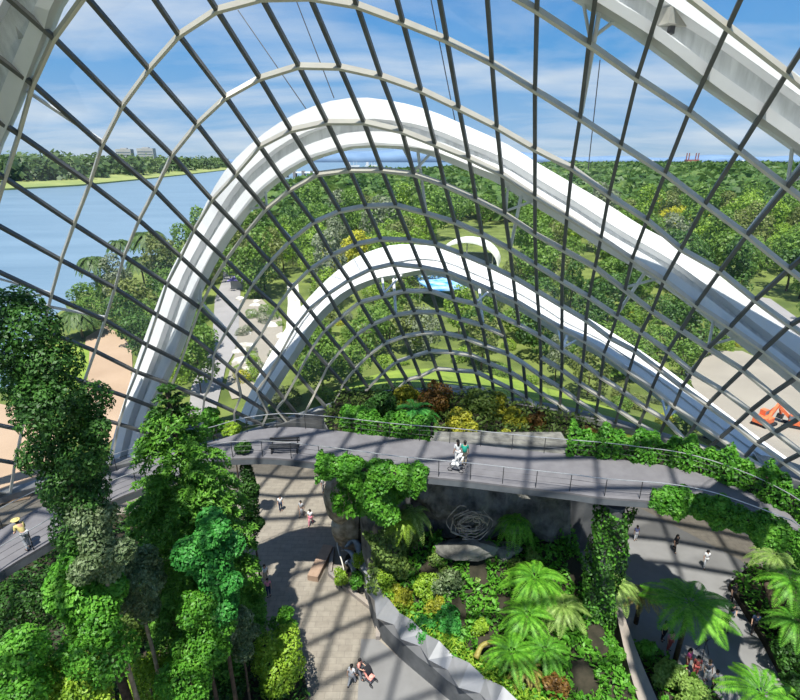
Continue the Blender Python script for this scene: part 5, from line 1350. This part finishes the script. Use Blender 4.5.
def excavator(label, px, py, rz, s=1.0):
    p = gpt(px, py); r = thing('excavator', label, 'excavator', tuple(p), rz, scale=s)
    for y in (-1.1, 1.1): mb = MB(); mb.loft([[(-1.9, y - .3, .1), (-1.9, y + .3, .1), (-2.2, y + .3, .6), (-2.2, y - .3, .6)], [(1.9, y - .3, .1), (1.9, y + .3, .1), (2.2, y + .3, .6), (2.2, y - .3, .6)]]); mb.box((0, y, .75), (3.9, .6, .3)); mb.build('track', M['cblack'], r)
    mb = MB(); mb.box((-.6, 0, 1.6), (3.2, 2.3, 1.0)); mb.box((-1.7, 0, 2.2), (1.0, 2.2, .6)); mb.build('engine_body', M['orange'], r)
    mb = MB(); mb.box((.55, .65, 2.4), (1.2, 1.0, 1.5)); mb.build('cab', M['orange'], r); mb = MB(); mb.box((.6, .65, 2.6), (1.24, 1.04, .8)); mb.build('cab_window', M['glasswin'], r)
    mb = MB(); mb.bar((.8, -.3, 1.9), (3.4, -.3, 4.3), (0, 0, 1), .45, .6); mb.build('boom', M['orange'], r)
    mb = MB(); mb.bar((3.3, -.3, 4.4), (5.0, -.3, 1.6), (1, 0, 0), .35, .45); mb.build('arm', M['orange'], r)
    mb = MB(); mb.loft([[(4.7, -.8, 1.5), (4.7, .2, 1.5), (5.4, .2, 1.5), (5.4, -.8, 1.5)], [(4.5, -.8, .7), (4.5, .2, .7), (5.0, .2, .5), (5.0, -.8, .5)]]); mb.build('bucket', M['darkmetal'], r); return r
excavator('orange excavator just outside the foot of the glass, above the right hedge', 715, 440, 2.7, .55)
excavator('orange excavator in the middle of the sandy site', 763, 426, .5, .6)
excavator('orange excavator at the right edge of the sandy site', 793, 428, 2.6, .55)
bd = thing('river_barrage', 'low pale barrage with piers across the river mouth', 'bridge', (0, 0, 0)); A, B = atz(278, 177.5, -.4), atz(347, 177.5, -.4)
mb = MB(); mb.bar(A + [0, 0, 9], B + [0, 0, 9], (0, 0, 1), 14, 2.5); mb.build('deck', M['roofwhite'], bd)
for t in np.linspace(0, 1, 9): p = A + (B - A) * t; mb = MB(); mb.box(p + [0, 0, 5], (5, 16, 14)); mb.build('pier', M['greypave'], bd)
def block(label, px, pw, Y, h):
    x = (px - 400) / F * Y * .94; wd = pw / F * Y; r = thing('apartment_block', label, 'building', (x, Y, 5)); mb = MB(); mb.box((0, 0, h / 2), (wd, 18, h)); mb.build('walls', M['tower'], r)
    for k in range(7): mb = MB(); mb.box((0, -9.1, h * (.12 + .12 * k)), (wd * .94, .4, h * .05)); mb.build('window_band', M['glasswin'], r)
    mb = MB(); mb.box((0, 0, h + 1.5), (wd * .4, 8, 3)); mb.build('plant_room', M['tower'], r)
block('left one of two grey blocks on the far bank skyline', 127, 14, 1450, 52); block('right one of two grey blocks on the far bank skyline', 148.5, 15, 1450, 54)
def ship(label, px, Y, ln, kind):
    x = (px - 400) / F * Y * .94; r = thing('ship', label, 'ship', (x, Y, -.4)); h = ln * .12
    mb = MB(); mb.loft([[(-ln / 2, -ln * .08, h), (-ln / 2, ln * .08, h), (ln / 2, 0, h * 1.15), (ln / 2, -.5, h * 1.15)], [(-ln * .46, -ln * .07, -1), (-ln * .46, ln * .07, -1), (ln * .45, 0, -1), (ln * .45, -.5, -1)]]); mb.build('hull', M['shiphull'] if kind else M['ship'], r)
    mb = MB(); mb.box((-ln * .3, 0, h * 1.9), (ln * .2, ln * .12, h * 1.9)); mb.build('bridge_house', M['ship'], r)
    for t in (.05, .28): mb = MB(); mb.tube([(ln * t, 0, h), (ln * t, 0, h * 3.2)], ln * .012, 5); mb.build('mast', M['ship'], r)
ship('white ship left of the big arch crown strut on the sea', 353, 2500, 62, 0); ship('white ship just right of the first ship below the big arch crown', 371, 2700, 60, 0)
ship('small ship on the sea at the right, under the second beam', 655, 4200, 90, 1); ship('small ship on the sea near the right edge', 745, 4300, 90, 0); ship('small red ship on the sea right of the centre', 560, 4000, 80, 1)
rx = (691 - 400) / F * 3300 * .94; rg_ = thing('harbour_rig', 'red harbour rig on the coast, right of the centre', 'rig', (rx, 3300, -.4))
mb = MB(); mb.box((0, 0, 26), (70, 40, 14)); mb.build('platform', M['shiphull'], rg_)
for a, b in ((-28, -14), (28, -14), (28, 14), (-28, 14)): mb = MB(); mb.tube([(a, b, -3), (a, b, 70)], 3, 6); mb.build('leg', M['shiphull'], rg_)
mb = MB()
def hp(x): return 75 + 130 * (math.sin(x * .0011 + 1) * .5 + .5) * (math.sin(x * .00037 + 2.2) * .5 + .6) + 18 * math.sin(x * .0043)
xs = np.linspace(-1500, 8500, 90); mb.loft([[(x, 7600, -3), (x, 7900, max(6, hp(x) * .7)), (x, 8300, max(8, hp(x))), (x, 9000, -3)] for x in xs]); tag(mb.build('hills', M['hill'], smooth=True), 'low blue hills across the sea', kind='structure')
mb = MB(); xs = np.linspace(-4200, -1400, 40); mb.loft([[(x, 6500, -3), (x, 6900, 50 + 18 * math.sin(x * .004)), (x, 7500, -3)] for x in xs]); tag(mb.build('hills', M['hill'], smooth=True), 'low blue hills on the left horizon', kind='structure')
print('TREES', nt_, ns_)
